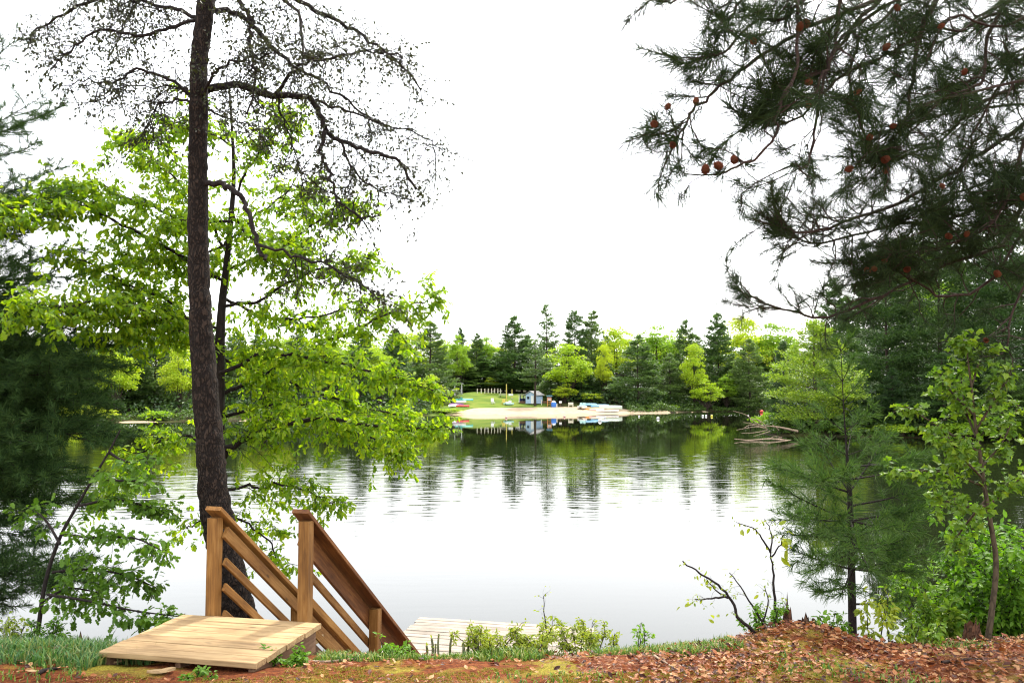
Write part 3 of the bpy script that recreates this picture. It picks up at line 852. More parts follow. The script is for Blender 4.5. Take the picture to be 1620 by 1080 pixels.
# dark white pine, left edge
rng = np.random.default_rng(41)
WD = 8.9
base = np.array([-7.0, 9.3 - .7, gz1(-7.0, 8.6)])
tr = thing('shaded_pine', base, 'dark soft needled pine reaching in from the left edge with layered boughs', 'pine tree')
mb = MB(); tpts = cat([base - UP * .2, base + np.array([.05, 0, 2.5]), base + np.array([0, .05, 5.5]), base + np.array([.08, .1, 8.6])], 6)
tube(mb, tpts, np.linspace(.14, .02, len(tpts)), 9); mb.build('trunk', M['bark_dark'], tr, True)
tw = MB(); tf = []
def to(px, py, d): return P(px, py, d)
lb = [  # tip pixels of the boughs that reach into the picture: tip x, tip y, depth, root height above the tip
    (70, 150, 8.6, -.9), (100, 165, 9.2, -1.0), (95, 265, 8.8, -.7), (60, 225, 9.5, -.8), (120, 330, 9.0, -.45), (85, 300, 8.4, -.5), (130, 395, 9.3, -.3), (110, 440, 8.7, -.2),
    (35, 60, 8.9, -1.0), (40, 370, 8.3, -.2),
    (150, 495, 8.8, -.1), (185, 545, 9.2, .0), (195, 580, 8.9, .05), (150, 600, 8.4, .05), (185, 640, 9.2, .1), (140, 640, 8.6, .1), (90, 520, 8.6, 0), (110, 670, 9.0, .1),
    (195, 690, 9.0, .15), (170, 700, 8.5, .15), (130, 760, 8.4, .1), (70, 750, 8.6, .1),
    (150, 800, 8.8, .05), (60, 800, 8.6, .1), (75, 860, 8.5, .05), (165, 925, 8.6, .1), (70, 930, 8.5, .1), (20, 960, 8.4, .1)]
for tx, ty, dd, rh in lb:
    tip = P(tx, ty, dd)
    root = np.array([base[0], base[1], tip[2] + rh])
    mid = (root + tip) / 2 + UP * (.10 if rh > -.3 else -.12) + rng.normal(0, .05, 3)
    path = cat([root, mid, tip], 5); path[1:-1] += rng.normal(0, .02, (len(path) - 2, 3))
    sparse = ty < 480
    bough(rng, tw, tf, None, None, 0, .095,   .055 if sparse else .042, .012, .45 if sparse else .52, .085 if sparse else .07, .02, .10, .35 if sparse else .25, path=path)
for k in range(16):                                     # boughs on the other sides
    h = rng.uniform(.8, 8); az = rng.uniform(1.7, 2 * math.pi - 1.9)
    d = np.array([math.cos(az), math.sin(az), .12])
    bough(rng, tw, tf, base + UP * h, d, (1.9 - h * .15) * rng.uniform(.7, 1.1), .095, .09, .014, .42, .15)
tw.build('boughs', M['bark_dark'], tr)['kind'] = 'stuff'
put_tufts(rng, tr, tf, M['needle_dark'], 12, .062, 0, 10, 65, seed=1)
print('left pine tufts', len(tf))

# young white pine, right
rng = np.random.default_rng(51)
YD = 6.9
tr = thing('young_white_pine', P(1349, 1010, YD), 'slender young pine with open feathery boughs in front of the right hand water', 'pine tree')
tk = [(1349, 1012), (1347, 900), (1345, 800), (1340, 720), (1335, 650), (1332, 590), (1330, 545)]
path = cat([P(a, b, YD) for a, b in tk], 4)
mb = MB(); tube(mb, path, np.interp(np.linspace(0, 1, len(path)), [0, .25, .42, .52, .66, 1], [.034, .028, .018, .009, .0045, .002]), 8); mb.build('trunk', M['bark_dark'], tr, True)
tw = MB(); tf = []
yb = [(905, 1252, 868, -.2), (906, 1448, 902, -.3), (882, 1405, 858, .4), (880, 1275, 905, .4), (884, 1440, 850, -.1), (830, 1222, 765, .1), (825, 1250, 815, -.5), (828, 1455, 800, .2), (826, 1440, 840, -.5), (830, 1360, 870, -.9),
      (770, 1225, 735, -.1), (772, 1290, 690, .5), (768, 1440, 740, -.1), (770, 1400, 690, .5), (765, 1300, 760, -.7), (720, 1262, 672, .1), (720, 1415, 690, -.2), (715, 1350, 660, .6), (680, 1285, 640, .1), (682, 1385, 640, -.2), (640, 1300, 610, .0), (640, 1362, 600, .1),
      (600, 1315, 575, 0), (600, 1350, 565, 0), (940, 1290, 935, -.2), (945, 1420, 950, .1), (855, 1248, 845, -.1), (800, 1470, 770, .2), (905, 1470, 870, .3), (800, 1255, 740, .6), (850, 1380, 905, -.6), (850, 1310, 880, .6), (740, 1450, 720, .4), (905, 1330, 940, -.5),
      (560, 1322, 540, 0), (560, 1343, 535, 0)]
for ty0, tx, ty, dd in yb:
    i = int(np.argmin([abs((540 - F * ((q - C0) @ _u) / ((q - C0) @ _f)) - ty0) for q in path])); root = path[i]
    tip = P(tx, ty, YD + dd)
    mid = (root + tip) / 2 - UP * .02 * np.linalg.norm(tip - root)
    pth = cat([root, mid, tip], 4)
    hi_ = ty0 < 730
    bough(rng, tw, tf, None, None, 0, .085 if hi_ else .10,   .06 if hi_ else .052, .004 if hi_ else .010, .35 if hi_ else .60,   .10 if hi_ else .075, .03, .3, .3 if hi_ else .25, path=pth)
tw.build('boughs', M['bark_dark'], tr)['kind'] = 'stuff'
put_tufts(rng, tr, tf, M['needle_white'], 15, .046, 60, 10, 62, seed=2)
print('young pine tufts', len(tf))

# overhanging red pine, upper right
rng = np.random.default_rng(61)
RD = 5.6
base = np.array([6.4, 7.4, gz1(6.4, 7.4)])
tr = thing('red_pine', base, 'long needled pine with red cones hanging over the upper right corner', 'pine tree')
mb = MB(); tpts = cat([base - UP * .2, base + np.array([.1, 0, 3]), base + np.array([-.05, .1, 6.5]), base + np.array([0, 0, 9.5])], 8)
rough_trunk(mb, tpts, np.linspace(.2, .07, len(tpts)), 14, .08, 9); mb.build('trunk', M['bark_red'], tr, True)
rb = [  # pixel path, start width px, depth0, depth1, sub-shoots, needle
    ([(1560, -90), (1440, -20), (1300, 33), (1258, 53), (1193, 95), (1155, 124), (1128, 148), (1101, 169), (1084, 193), (1066, 228)], 7, 5.6, 5.0, 15, .15),
    ([(1420, -60), (1330, -30), (1264, 6), (1241, 30), (1211, 31), (1184, 44), (1146, 82), (1118, 90)], 6, 5.3, 5.1, 12, .15),
    ([(1268, -40), (1262, 0), (1261, 60), (1258, 118), (1240, 150), (1231, 190), (1221, 226), (1186, 256), (1150, 271), (1138, 275)], 5, 5.2, 4.9, 5, .14),
    ([(1420, 0), (1330, 60), (1300, 140), (1291, 200), (1281, 240), (1270, 270), (1257, 258)], 5, 5.5, 5.1, 8, .13),
    ([(1470, -60), (1380, 11), (1327, 74), (1300, 111), (1264, 123), (1210, 150)], 7, 5.7, 5.3, 12, .15),
    ([(1340, -40), (1328, 0), (1321, 74), (1305, 116), (1270, 165), (1205, 170)], 6, 5.3, 5.2, 9, .15),
    ([(1500, -80), (1480, 0), (1457, 44), (1442, 130), (1431, 193), (1380, 215)], 10, 5.6, 5.8, 16, .14),
    ([(1450, 60), (1400, 90), (1350, 110), (1300, 150), (1260, 190), (1205, 200)], 5, 5.7, 5.4, 13, .15),
    ([(1700, 120), (1620, 195), (1540, 252), (1480, 288), (1400, 330), (1330, 352), (1270, 368), (1228, 355)], 9, 6.6, 6.0, 50, .10),
    ([(1700, 200), (1617, 322), (1587, 385), (1513, 411), (1439, 448), (1358, 483), (1298, 503), (1250, 492), (1200, 476)], 8, 6.7, 6.2, 26, .11),
    ([(1680, -40), (1600, 0), (1562, 60), (1550, 132), (1500, 152), (1450, 200), (1420, 240)], 7, 6.0, 5.9, 20, .13),
    ([(1690, 80), (1600, 140), (1540, 170), (1480, 230), (1400, 250), (1350, 210)], 6, 6.4, 6.0, 24, .12),
    ([(1700, 160), (1640, 250), (1560, 320), (1480, 350), (1400, 360), (1300, 385), (1250, 372)], 7, 6.6, 6.3, 50, .10),
    ([(1700, 20), (1640, 40), (1580, 20), (1520, 50), (1470, 40), (1390, 60)], 6, 6.2, 5.7, 18, .13),
    ([(1720, 240), (1640, 330), (1570, 440), (1500, 470), (1440, 440), (1400, 410), (1360, 425)], 6, 6.5, 6.4, 22, .11),
    ([(1720, 130), (1630, 200), (1600, 300), (1560, 360), (1480, 395), (1400, 400)], 7, 6.4, 6.1, 46, .10),
    ([(1440, -60), (1410, 20), (1360, 60), (1345, 140), (1370, 220), (1400, 260)], 5, 5.6, 5.6, 15, .14),
    ([(1720, 300), (1640, 420), (1600, 500), (1590, 560)], 5, 6.4, 6.4, 10, .11),
    ([(1250, -60), (1200, -20), (1160, 20), (1140, 30)], 5, 5.2, 5.1, 8, .15),
    ([(1130, -60), (1090, -14), (1062, 6), (1045, 3)], 3, 5.2, 5.1, 2, .13),
    ([(1690, -20), (1640, 90), (1600, 110), (1550, 190), (1530, 240)], 6, 6.3, 6.1, 20, .12),
    ([(1720, 220), (1650, 290), (1600, 350), (1540, 390), (1460, 400), (1390, 440)], 6, 6.6, 6.4, 44, .10),
]
for k in range(9):
    y_ = rng.uniform(-60, 330); x_ = rng.uniform(1380, 1560); d_ = rng.uniform(5.8, 6.9)
    rb.append(([(1720, y_ - rng.uniform(20, 90)), ((1720 + x_) / 2, y_ - rng.uniform(-10, 40)), (x_ + 40, y_ + rng.uniform(-10, 30)), (x_, y_ + rng.uniform(0, 70))], 5, d_, d_ - .3, 9, .115))
tw = MB(); tf = []; tips = []
for px, w, d0, d1, ns, nl in rb:
    path = trace(px, d0, d1, 4); path[1:] += rng.normal(0, .008, (len(path) - 1, 3))
    b = MB(); tube(b, path, np.linspace(w * .55, 1.6, len(path)) / F * RD, 6); b.build('branch', M['bark_red'], tr, True)
    tf.append((path[-1], nrm(path[-1] - path[-3]), nl * 1.3)); tips.append(path[-1])
    tufts_along(rng, tf, path[-4:], .06, .2, nl * 1.25, .5)
    nl *= 1.3; m = len(path)
    for k in range(int(ns * 1.2)):
        t = .10 + .86 * (k + rng.uniform(0, 1)) / ns
        i = min(m - 2, int(t * (m - 1)))
        tan = nrm(path[i + 1] - path[i]); rd = rng.normal(0, 1, 3)
        d = nrm(tan * rng.uniform(.3, 1.0) + nrm(rd) * .8 + np.array([-.15, 0, .12]))
        sp = limb(rng, path[i], d, rng.uniform(.18, .55), 4, .3, .05)
        tube(tw, sp, np.linspace(.006, .003, 5), 4, False)
        tufts_along(rng, tf, sp[-3:], .055, .1, nl * rng.uniform(.8, 1.05), .4); tips.append(sp[-1])
        if rng.uniform() < .7:
            j = rng.integers(1, 3); s2 = limb(rng, sp[j], nrm(d + rng.normal(0, .9, 3)), rng.uniform(.1, .28), 3, .3, .08)
            tube(tw, s2, np.linspace(.004, .0025, 4), 4, False); tufts_along(rng, tf, s2[-2:], .05, .0, nl * .9, .4); tips.append(s2[-1])
tw.build('twigs', M['bark_red'], tr)['kind'] = 'stuff'
put_tufts(rng, tr, tf, M['needle_red'], 26, .021, 200, 12, 70, seed=3)
print('red pine tufts', len(tf))
def cone_mesh():
    mb = MB(); rows, k = 6, 8
    for i in range(rows):
        z = -.5 + i / (rows - 1); r = .42 * math.sqrt(max(.05, 1 - (z * 1.75) ** 2 * .9 if abs(z) < .5 else .12))
        for j in range(k):
            a = (j + .5 * (i % 2)) * 2 * math.pi / k
            o = np.array([z, math.cos(a) * r, math.sin(a) * r]); t = np.array([0, -math.sin(a), math.cos(a)]) * (.18 if 0 < i < rows - 1 else .1); up = np.array([.20, 0, 0])
            ou = np.array([0.02, math.cos(a), math.sin(a)]) * .10
            mb.add([o - t - up * .4, o + t - up * .4, o + t * .7 + up + ou, o - t * .7 + up + ou, o - ou * 2.2], [[0, 1, 2, 3], [1, 0, 4, 4][:4], [3, 2, 4, 4][:4]][:1])
            mb.add([o - t - up * .4, o + t - up * .4, o + t * .7 + up + ou, o - t * .7 + up + ou, o - ou * 2.2], [[1, 0, 4], [3, 2, 4][::-1], [2, 1, 4][::-1], [0, 3, 4][::-1]])
    return mb.mesh('cone', M['cone'])
cm = cone_mesh()
cpx = [(1090, 154, 5.0), (1064, 150, 5.0), (1034, 204, 5.0), (1060, 230, 5.0), (1137, 235, 4.9), (1116, 267, 4.9), (1161, 252, 4.95), (1275, 36, 5.3), (1299, 135, 5.3), (1280, 164, 5.3), (1370, 145, 5.5), (1404, 69, 5.5), (1420, 13, 5.5), (1496, 40, 5.6), (1384, 216, 5.5),
       (1413, 200, 5.6), (1366, 254, 5.6), (1509, 120, 5.7), (1405, 284, 5.8), (1612, 328, 6.2), (1530, 393, 6.1), (1508, 371, 6.1), (1390, 420, 6.2), (1400, 419, 6.2), (1372, 428, 6.2), (1432, 428, 6.2), (1565, 460, 6.2), (1587, 522, 6.2), (1188, 58, 5.1), (1265, 60, 5.2), (1380, 255, 5.6), (1528, 275, 5.8)]
tips = np.array(tips)
cdone = []
for x, y, d in cpx:
    c = P(x, y, d - .12); sz = .042 * rng.uniform(.85, 1.2)
    j = int(np.argmin(np.linalg.norm(tips - c, axis=1)))
    dl_ = c - tips[j]; c = tips[j] + nrm(dl_) * min(.05, float(np.linalg.norm(dl_)))
    if any(np.linalg.norm(c - e_) < .07 for e_ in cdone): c = P(x, y, d); j = int(np.argmin(np.linalg.norm(tips - c, axis=1)))
    cdone.append(c)
    b = MB(); q = limb(rng, tips[j], c - tips[j], float(np.linalg.norm(c - tips[j])), 3, .0); q[1] -= UP * .01
    tube(b, q, .0028, 4, False)
    o = link('cone', cm, tr, mat_of(c, rng.normal(0, 1, 3) + UP * -.4, rng.normal(0, 1, 3), sz))
    s_ = b.build('cone_stalk', M['bark_red'], tr)

#@@PART3
# ------------------------------------------------------------------ far trees
QUAD = np.array([[0, 1, 2, 3]])

def pine_crown(seed, H=18.0, R=3.4, n_wh=30, bare=.10, leaf=.42, dens=9, ragged=.35, tip=.9):
    r = np.random.default_rng(seed); pos, dr, up, sz = [], [], [], []
    bt = MB()
    for w in range(n_wh):
        t = (w + r.uniform(0, .8)) / n_wh; z = H * (bare + (1 - bare) * t)
        prof = (1 - t) ** tip * (.55 + .45 * min(1, t / .18)) + .03
        for b in range(r.integers(4, 6)):
            az = r.uniform(0, 2 * math.pi); L = R * prof * r.uniform(1 - ragged, 1 + ragged * .5)
            el = r.uniform(-.08, .22) + .5 * t
            d = np.array([math.cos(az) * math.cos(el), math.sin(az) * math.cos(el), math.sin(el)])
            lat = np.array([-math.sin(az), math.cos(az), 0])
            if L > .8: tube(bt, np.array([[0, 0, z], d * L * .5 + UP * z, d * L * .95 + UP * z]), [.035, .025, .01], 3, False)
            k = max(5, int(L * dens))
            s = np.sqrt(r.uniform(.06, 1.0, k)); q = (np.array([0, 0, z]) + d * (s * L)[:, None] + lat * (r.normal(0, .26, k) * L * (1.15 - .6 * s))[:, None] + UP * r.normal(.04, .10, k)[:, None])
            for m_ in range(4):
                pos.append(q + r.normal(0, .14, q.shape)); dd = d * .6 + lat * r.normal(0, .8, k)[:, None] + UP * r.uniform(.0, .9, k)[:, None]
                dr.append(dd + r.normal(0, .25, q.shape)); up.append(UP + r.normal(0, .6, q.shape)); sz.append(r.uniform(.6, 1.2, k) * leaf)
    k = 14
    pos.append(np.stack([r.normal(0, .05, k), r.normal(0, .05, k), H * r.uniform(.95, 1.0, k)], -1)); dr.append(UP + r.normal(0, .4, (k, 3))); up.append(r.normal(0, 1, (k, 3))); sz.append(np.full(k, leaf))
    mb = MB()
    scatter(mb, [(0, -.10, 0), (.55, -.24, .04), (1, 0, 0), (.5, .22, .05)], QUAD, np.concatenate(pos), np.concatenate(dr), np.concatenate(up), np.concatenate(sz))
    tk = MB(); zz = np.linspace(-1.2, H * .97, 9)
    tube(tk, np.stack([np.sin(zz * .4 + seed) * .06, np.cos(zz * .3 + seed) * .06, zz], -1), np.interp(zz, [-1.2, 0, H], [.27, .22, .02]), 7)
    for a, b in zip(bt.v, bt.f): pass
    nn = 0
    for a, b in zip(bt.v, bt.f):
        tk.add(a, b - nn); nn += len(a)
    return mb, tk

def leaf_crown(seed, H=13.0, R=3.6, lobes=40, per=110, leaf=.34, base=.28, lob=.30):
    r = np.random.default_rng(seed); pos, dr, up, sz = [], [], [], []
    cz, rz = H * (base + 1) / 2, H * (1 - base) / 2
    tk = MB(); fork = np.array([0, 0, H * base * .9])
    zz = np.linspace(-1.2, H * .8, 7)
    tube(tk, np.stack([np.sin(zz * .5 + seed) * .12, np.cos(zz * .4 + seed) * .12, zz], -1), np.interp(zz, [-1.2, 0, H], [.22, .17, .03]), 7)
    for i in range(lobes):
        v = nrm(r.normal(0, 1, 3)); rr = r.uniform(.35, .95) ** .6
        if v[2] < -.3: v[2] *= .5
        wz = 1 - .25 * max(0, v[2])
        c = np.array([v[0] * R * rr * wz, v[1] * R * rr * wz, cz + v[2] * rz * rr])
        lr = lob * R * r.uniform(.65, 1.25)
        q = nrm(r.normal(0, 1, (per, 3))); q[:, 2] = np.where(q[:, 2] < -.2, -q[:, 2] * .6, q[:, 2])
        sh = r.uniform(.55, 1.05, per)[:, None]
        pos.append(c + q * sh * lr * np.array([1.25, 1.25, .62])); dr.append(q + r.normal(0, .8, q.shape) - UP * .2); up.append(q * .7 + UP * .8 + r.normal(0, .5, q.shape)); sz.append(r.uniform(.6, 1.25, per) * leaf)
        if i % 2 == 0:
            mid = (fork + c) / 2 + r.normal(0, .2, 3); tube(tk, cat([fork * r.uniform(.8, 1.6), mid, c], 3), np.linspace(.09, .025, 7), 4, False)
    mb = MB()
    scatter(mb, [(0, 0, 0), (.5, -.36, .05), (1, 0, -.08), (.5, .36, .05)], QUAD, np.concatenate(pos), np.concatenate(dr), np.concatenate(up), np.concatenate(sz))
    return mb, tk

VAR = {}
def reg(key, H, gen, mat):
    cb, tk = gen
    VAR.setdefault(key, []).append((H, cb.mesh('crown', M[mat]), tk.mesh('trunk', M['bark_far'], smooth=True)))
for i in range(4):
    reg('pine', 18, pine_crown(100 + i, 18, 4.4 + .3 * i, 30, .03 + .015 * i, .42, 11, .35, .72), 'far_pine')
for i in range(2):
    reg('crag', 18, pine_crown(120 + i, 18, 3.0, 17, .35, .40, 7, .5, .55), 'far_pine')
for i in range(2):
    reg('big', 20, pine_crown(130 + i, 20, 4.8, 28, .10, .42, 11, .45, .5), 'far_pine')
for i in range(3):
    reg('leaf', 13, leaf_crown(140 + i, 13, 4.0, 60, 120, .36, .08, .32), 'far_leaf')
for i in range(2):
    reg('yellow', 12, leaf_crown(150 + i, 12, 4.0, 56, 120, .36, .10, .32), 'far_leaf_yellow')
for i in range(2):
    reg('round', 6, leaf_crown(160 + i, 6, 2.6, 34, 90, .28, .06), 'far_leaf_yellow')
reg('shrub', 3, leaf_crown(165, 3, 1.8, 26, 90, .20, .02), 'shrub_grey')
reg('low', 1.2, leaf_crown(166, 1.2, 1.5, 22, 80, .18, .0), 'far_leaf')
reg('lightpine', 11, pine_crown(170, 11, 4.6, 24, .10, .26, 17, .3, .8), 'far_pine_light')
for i in range(3):
    reg('bankpine', 20, pine_crown(180 + i, 20, 4.8, 34, .08, .30, 20, .35, .7), 'bank_pine')
reg('bankleaf', 13, leaf_crown(190, 13, 3.8, 60, 200, .22), 'far_leaf')

trng = np.random.default_rng(77)
def far_tree(kind, px, top, d, name, label, cat_, group=None, wid=None, base=None, i=None):
    """tree standing at picture column px, distance d, whose top reaches picture row top"""
    v = VAR[kind]; H, cm_, tm_ = v[trng.integers(0, len(v)) if i is None else i % len(v)]
    q = P(px, 620, d); z0 = gz1(q[0], q[1]); zt = P(px, top, d)[2]
    if kind == 'pine' and wid: wid *= 1.18
    s = max(.1, (zt - z0) / H); sw = s * trng.uniform(.92, 1.1) if wid is None else wid * d / F / (2 * {'pine': 4.0, 'crag': 3.0, 'big': 4.6, 'leaf': 4.4, 'yellow': 4.4, 'round': 2.9, 'shrub': 2.0, 'low': 1.7, 'lightpine': 4.6, 'bankpine': 4.8, 'bankleaf': 4.2}[kind])
    o = thing(name, (q[0], q[1], z0), label, cat_, group)
    o.rotation_euler = (0, 0, trng.uniform(0, 6.28)); o.scale = (sw, sw, s)
    for nm, me in (('trunk', tm_), ('crown', cm_)):
        c = bpy.data.objects.new(nm, me); COL.objects.link(c); c.parent = o
    return o

FT = [  # kind, px, top row, distance, width px, name, label
    ('pine', 680, 509, 166, 78, 'pine_tree', 'broad dark pine at the left end of the beach, half behind the bright green tree'),
    ('pine', 727, 520, 196, 34, 'pine_tree', 'small pine tip rising behind the grey building on the far shore'),
    ('pine', 754, 529, 194, 40, 'pine_tree', 'narrow dark pine behind the row of white fence posts'),
    ('pine', 814, 502, 186, 70, 'pine_tree', 'tall grey green pine standing just left of the blue shed'),
    ('crag', 865, 484, 190, 50, 'pine_tree', 'thin scraggly pine that stands highest of the far forest, above the shed'),
    ('big', 909, 493, 184, 62, 'pine_tree', 'left trunk of the twin topped big pine behind the bright maple'),
    ('big', 936, 494, 186, 60, 'pine_tree', 'right trunk of the twin topped big pine behind the bright maple'),
    ('crag', 847, 538, 160.5, 62, 'pine_tree', 'olive pine whose bare trunk stands in front of the blue shed'),
    ('leaf', 724, 533, 184, 42, 'broadleaf_tree', 'light green tree behind the two white lamp posts'),
    ('leaf', 769, 531, 196, 40, 'broadleaf_tree', 'mid green tree top between the narrow pine and the tall grey green pine'),
    ('yellow', 897, 545, 168, 76, 'maple_tree', 'bright yellow green maple behind the blue barrel on the beach'),
    ('round', 678, 592, 158, 50, 'round_bush', 'yellow green bushy tree left of the grey green shrub by the boats'),
    ('round', 776, 592, 186, 24, 'round_bush', 'small yellow green bush behind the white fence posts'),
    ('round', 893, 606, 166, 40, 'round_bush', 'low bright green bush right of the blue shed'),
    ('shrub', 717, 615, 160, 32, 'round_shrub', 'dense grey green rounded shrub beside the piled boats'),
    ('yellow', 957, 546, 170, 30, 'broadleaf_tree', 'slim yellow green tree right of the twin topped pine'),
    ('yellow', 975, 519, 188, 74, 'broadleaf_tree', 'yellow domed tree showing right behind the twin topped pine'),
    ('pine', 1009, 532, 166, 70, 'pine_tree', 'broad bluish pine with boughs to the ground right of the canoes'),
    ('leaf', 1040, 519, 188, 90, 'broadleaf_tree', 'pale yellow green tree behind the broad bluish pine'),
    ('pine', 1086, 508, 184, 58, 'pine_tree', 'dark pine above the bright round bush on the shore'),
    ('pine', 1137, 496, 180, 70, 'pine_tree', 'tall pine with pale tips behind the bright stepped maple'),
    ('yellow', 1178, 502, 190, 90, 'broadleaf_tree', 'yellow green dome right of the tall pale tipped pine'),
    ('leaf', 1226, 509, 190, 90, 'broadleaf_tree', 'yellow green dome behind the light green pine of the right bank'),
    ('yellow', 1098, 545, 172, 42, 'maple_tree', 'bright stepped maple between two dark pines over the shore'),
    ('round', 1119, 598, 168, 50, 'round_bush', 'bright rounded bush overhanging the water at the beach end'),
    ('leaf', 1149, 590, 172, 36, 'broadleaf_tree', 'mid green small tree right of the bright rounded bush'),
    ('pine', 1186, 538, 172, 62, 'pine_tree', 'dark layered pine at the end of the far shore beside the fallen tree'),
    ('low', 702, 646, 146, 60, 'low_bush', 'low yellow green growth on the bank at the left end of the sand'),
    ('low', 1062, 640, 168, 34, 'low_bush', 'low green bush on the thin sand right of the broad bluish pine'),
    ('low', 1020, 641, 163, 30, 'low_bush', 'low green bush under the boughs of the broad bluish pine'),
    ('pine', 1060, 560, 174, 50, 'pine_tree', 'dark green pine filling the gap right of the broad bluish pine'),
    ('pine', 872, 588, 170, 44, 'pine_tree', 'short dark pine just right of the blue shed'),
    ('pine', 920, 575, 172, 54, 'pine_tree', 'shaded pine with low boughs below the bright maple crown'),
    ('round', 934, 618, 166, 40, 'round_bush', 'green bush behind the pedal boat with pale teal seats'),
    ('leaf', 905, 590, 175, 50, 'broadleaf_tree', 'small green tree filling the shade under the bright maple'),
    ('pine', 960, 575, 172, 50, 'pine_tree', 'shaded pine behind the pale canoes'),
    ('pine', 785, 560, 190, 44, 'pine_tree', 'dark pine behind the tall yellow pole'),
    ('pine', 1160, 560, 176, 44, 'pine_tree', 'shaded pine behind the small mid green tree'),
    # left part, behind the bright green tree
    ('pine', 625, 520, 150, 60, 'pine_tree', 'grey green pine glimpsed through the right tips of the bright green tree'),
    ('pine', 570, 516, 142, 64, 'pine_tree', 'dark pine glimpsed through the middle of the bright green tree'),
    ('yellow', 600, 545, 144, 50, 'broadleaf_tree', 'yellow green tree glimpsed between two pines through the bright green tree'),
    ('leaf', 520, 530, 138, 64, 'broadleaf_tree', 'pale tree glimpsed low through the bright green tree'),
    ('yellow', 420, 545, 132, 90, 'broadleaf_tree', 'yellow tree on the far shore right of the bare pine trunk'),
    ('pine', 470, 520, 140, 60, 'pine_tree', 'tall pine on the far shore behind the bright green tree crown'),
    ('pine', 375, 525, 136, 60, 'pine_tree', 'pine on the far shore close to the right edge of the bare trunk'),
    ('yellow', 285, 548, 122, 70, 'broadleaf_tree', 'yellow green tree on the far shore left of the bare pine trunk'),
    ('pine', 245, 510, 128, 78, 'pine_tree', 'dark pine between two yellow green trees on the left far shore'),
    ('yellow', 182, 545, 116, 76, 'maple_tree', 'bright maple standing out before dark pines on the left far shore'),
    ('pine', 205, 520, 126, 64, 'pine_tree', 'pine rising behind the bright maple on the left far shore'),
    ('pine', 140, 515, 120, 74, 'pine_tree', 'grey green pine left of the bright maple on the left far shore'),
    ('round', 140, 640, 108, 90, 'round_bush', 'spreading yellow green bush at the edge of the left far shore'),
    ('pine', 80, 505, 120, 80, 'pine_tree', 'pine above the weathered posts on the left far shore'),
    ('pine', 20, 500, 118, 80, 'pine_tree', 'pine on the left far shore showing by the picture edge'),
    ('round', 115, 622, 112, 36, 'round_bush', 'small yellow green bush behind the weathered posts'),
    ('low', 250, 650, 113, 60, 'low_bush', 'low green bush on the shore under the left yellow green tree'),
    ('low', 420, 640, 123, 70, 'low_bush', 'low green bush on the shore right of the bare pine trunk'),
    ('low', 560, 645, 136, 80, 'low_bush', 'low green bush on the shore behind the bright green tree'),
    # right bank
    ('lightpine', 1290, 508, 77, 185, 'pine_tree', 'light yellow green pine leaning over the fallen tree on the right bank'),
    ('bankpine', 1405, 395, 82, 150, 'pine_tree', 'tall dark pine right of the light yellow green one on the right bank'),
    ('bankpine', 1490, 330, 80, 180, 'pine_tree', 'very tall shaded pine behind the blue green pine on the right bank'),
    ('bankpine', 1590, 280, 76, 200, 'pine_tree', 'tallest shaded pine behind the maple sapling on the right'),
    ('bankpine', 1492, 560, 73, 130, 'pine_tree', 'blue green bushy pine at the water on the right bank'),
    ('bankpine', 1412, 582, 75, 70, 'pine_tree', 'small blue green pine between two taller pines on the right bank'),
    ('bankpine', 1590, 570, 71, 140, 'pine_tree', 'shaded low pine behind the maple sapling on the right bank'),
    ('bankleaf', 1450, 372, 96, 130, 'broadleaf_tree', 'yellow green tree showing behind the dark pines of the right bank'),
    ('bankpine', 1345, 470, 90, 110, 'pine_tree', 'dark pine half behind the light yellow green one on the right bank'),
    ('bankpine', 1240, 540, 110, 70, 'pine_tree', 'mid green pine behind the fallen tree and the light pine'),
    ('low', 1425, 670, 74, 90, 'low_bush', 'low bright green growth at the water under the right bank pines'),
    ('low', 1345, 676, 76, 90, 'low_bush', 'low green growth under the light yellow green pine'),
    ('low', 1530, 668, 71, 110, 'low_bush', 'low green growth under the shaded pines right of the blue green pine'),
    ('low', 1215, 651, 120, 60, 'low_bush', 'low olive growth on the shore behind the fallen tree'),
]
for k_, px, top, d, w_, nm, lb_ in FT:
    far_tree(k_, px, top, d, nm, lb_, 'bush' if 'bush' in nm or 'shrub' in nm else 'tree', None, w_)
fill = np.random.default_rng(9)
for x in np.arange(-30, 1330, 30):
    d = np.interp(x, [0, 200, 700, 1330], [128, 134, 200, 200]) + fill.uniform(0, 12)
    pine = fill.uniform() < .38
    far_tree('pine' if pine else ('leaf' if fill.uniform() < .5 else 'yellow'), x + fill.uniform(-10, 10), fill.uniform(518, 540) if x > 650 else fill.uniform(520, 545), d, 'pine_tree' if pine else 'broadleaf_tree',
             'dark pine deep in the far forest, mostly hidden by the front trees' if pine else 'green broadleaf tree deep in the far forest, mostly hidden by the front trees', 'tree',
             'pines deep in the far forest' if pine else 'broadleaf trees deep in the far forest', 62 if pine else 84)
for x in np.arange(-20, 1240, 34):
    d = np.interp(x, [0, 200, 700, 1330], [122, 126, 186, 186]) + fill.uniform(0, 6)
    far_tree('pine', x + fill.uniform(-10, 10), fill.uniform(560, 590), d, 'pine_tree', 'short dark pine under the taller trees of the far forest', 'tree', 'short pines under the far forest', 66)
for x in np.arange(1330, 1760, 45):
    far_tree('bankpine', x + fill.uniform(-10, 10), fill.uniform(400, 470) - (x - 1330) * .3, 96 + fill.uniform(0, 8), 'pine_tree', 'shaded pine standing deep in the wood of the right bank', 'tree', 'pines deep in the right bank wood', 130, None)

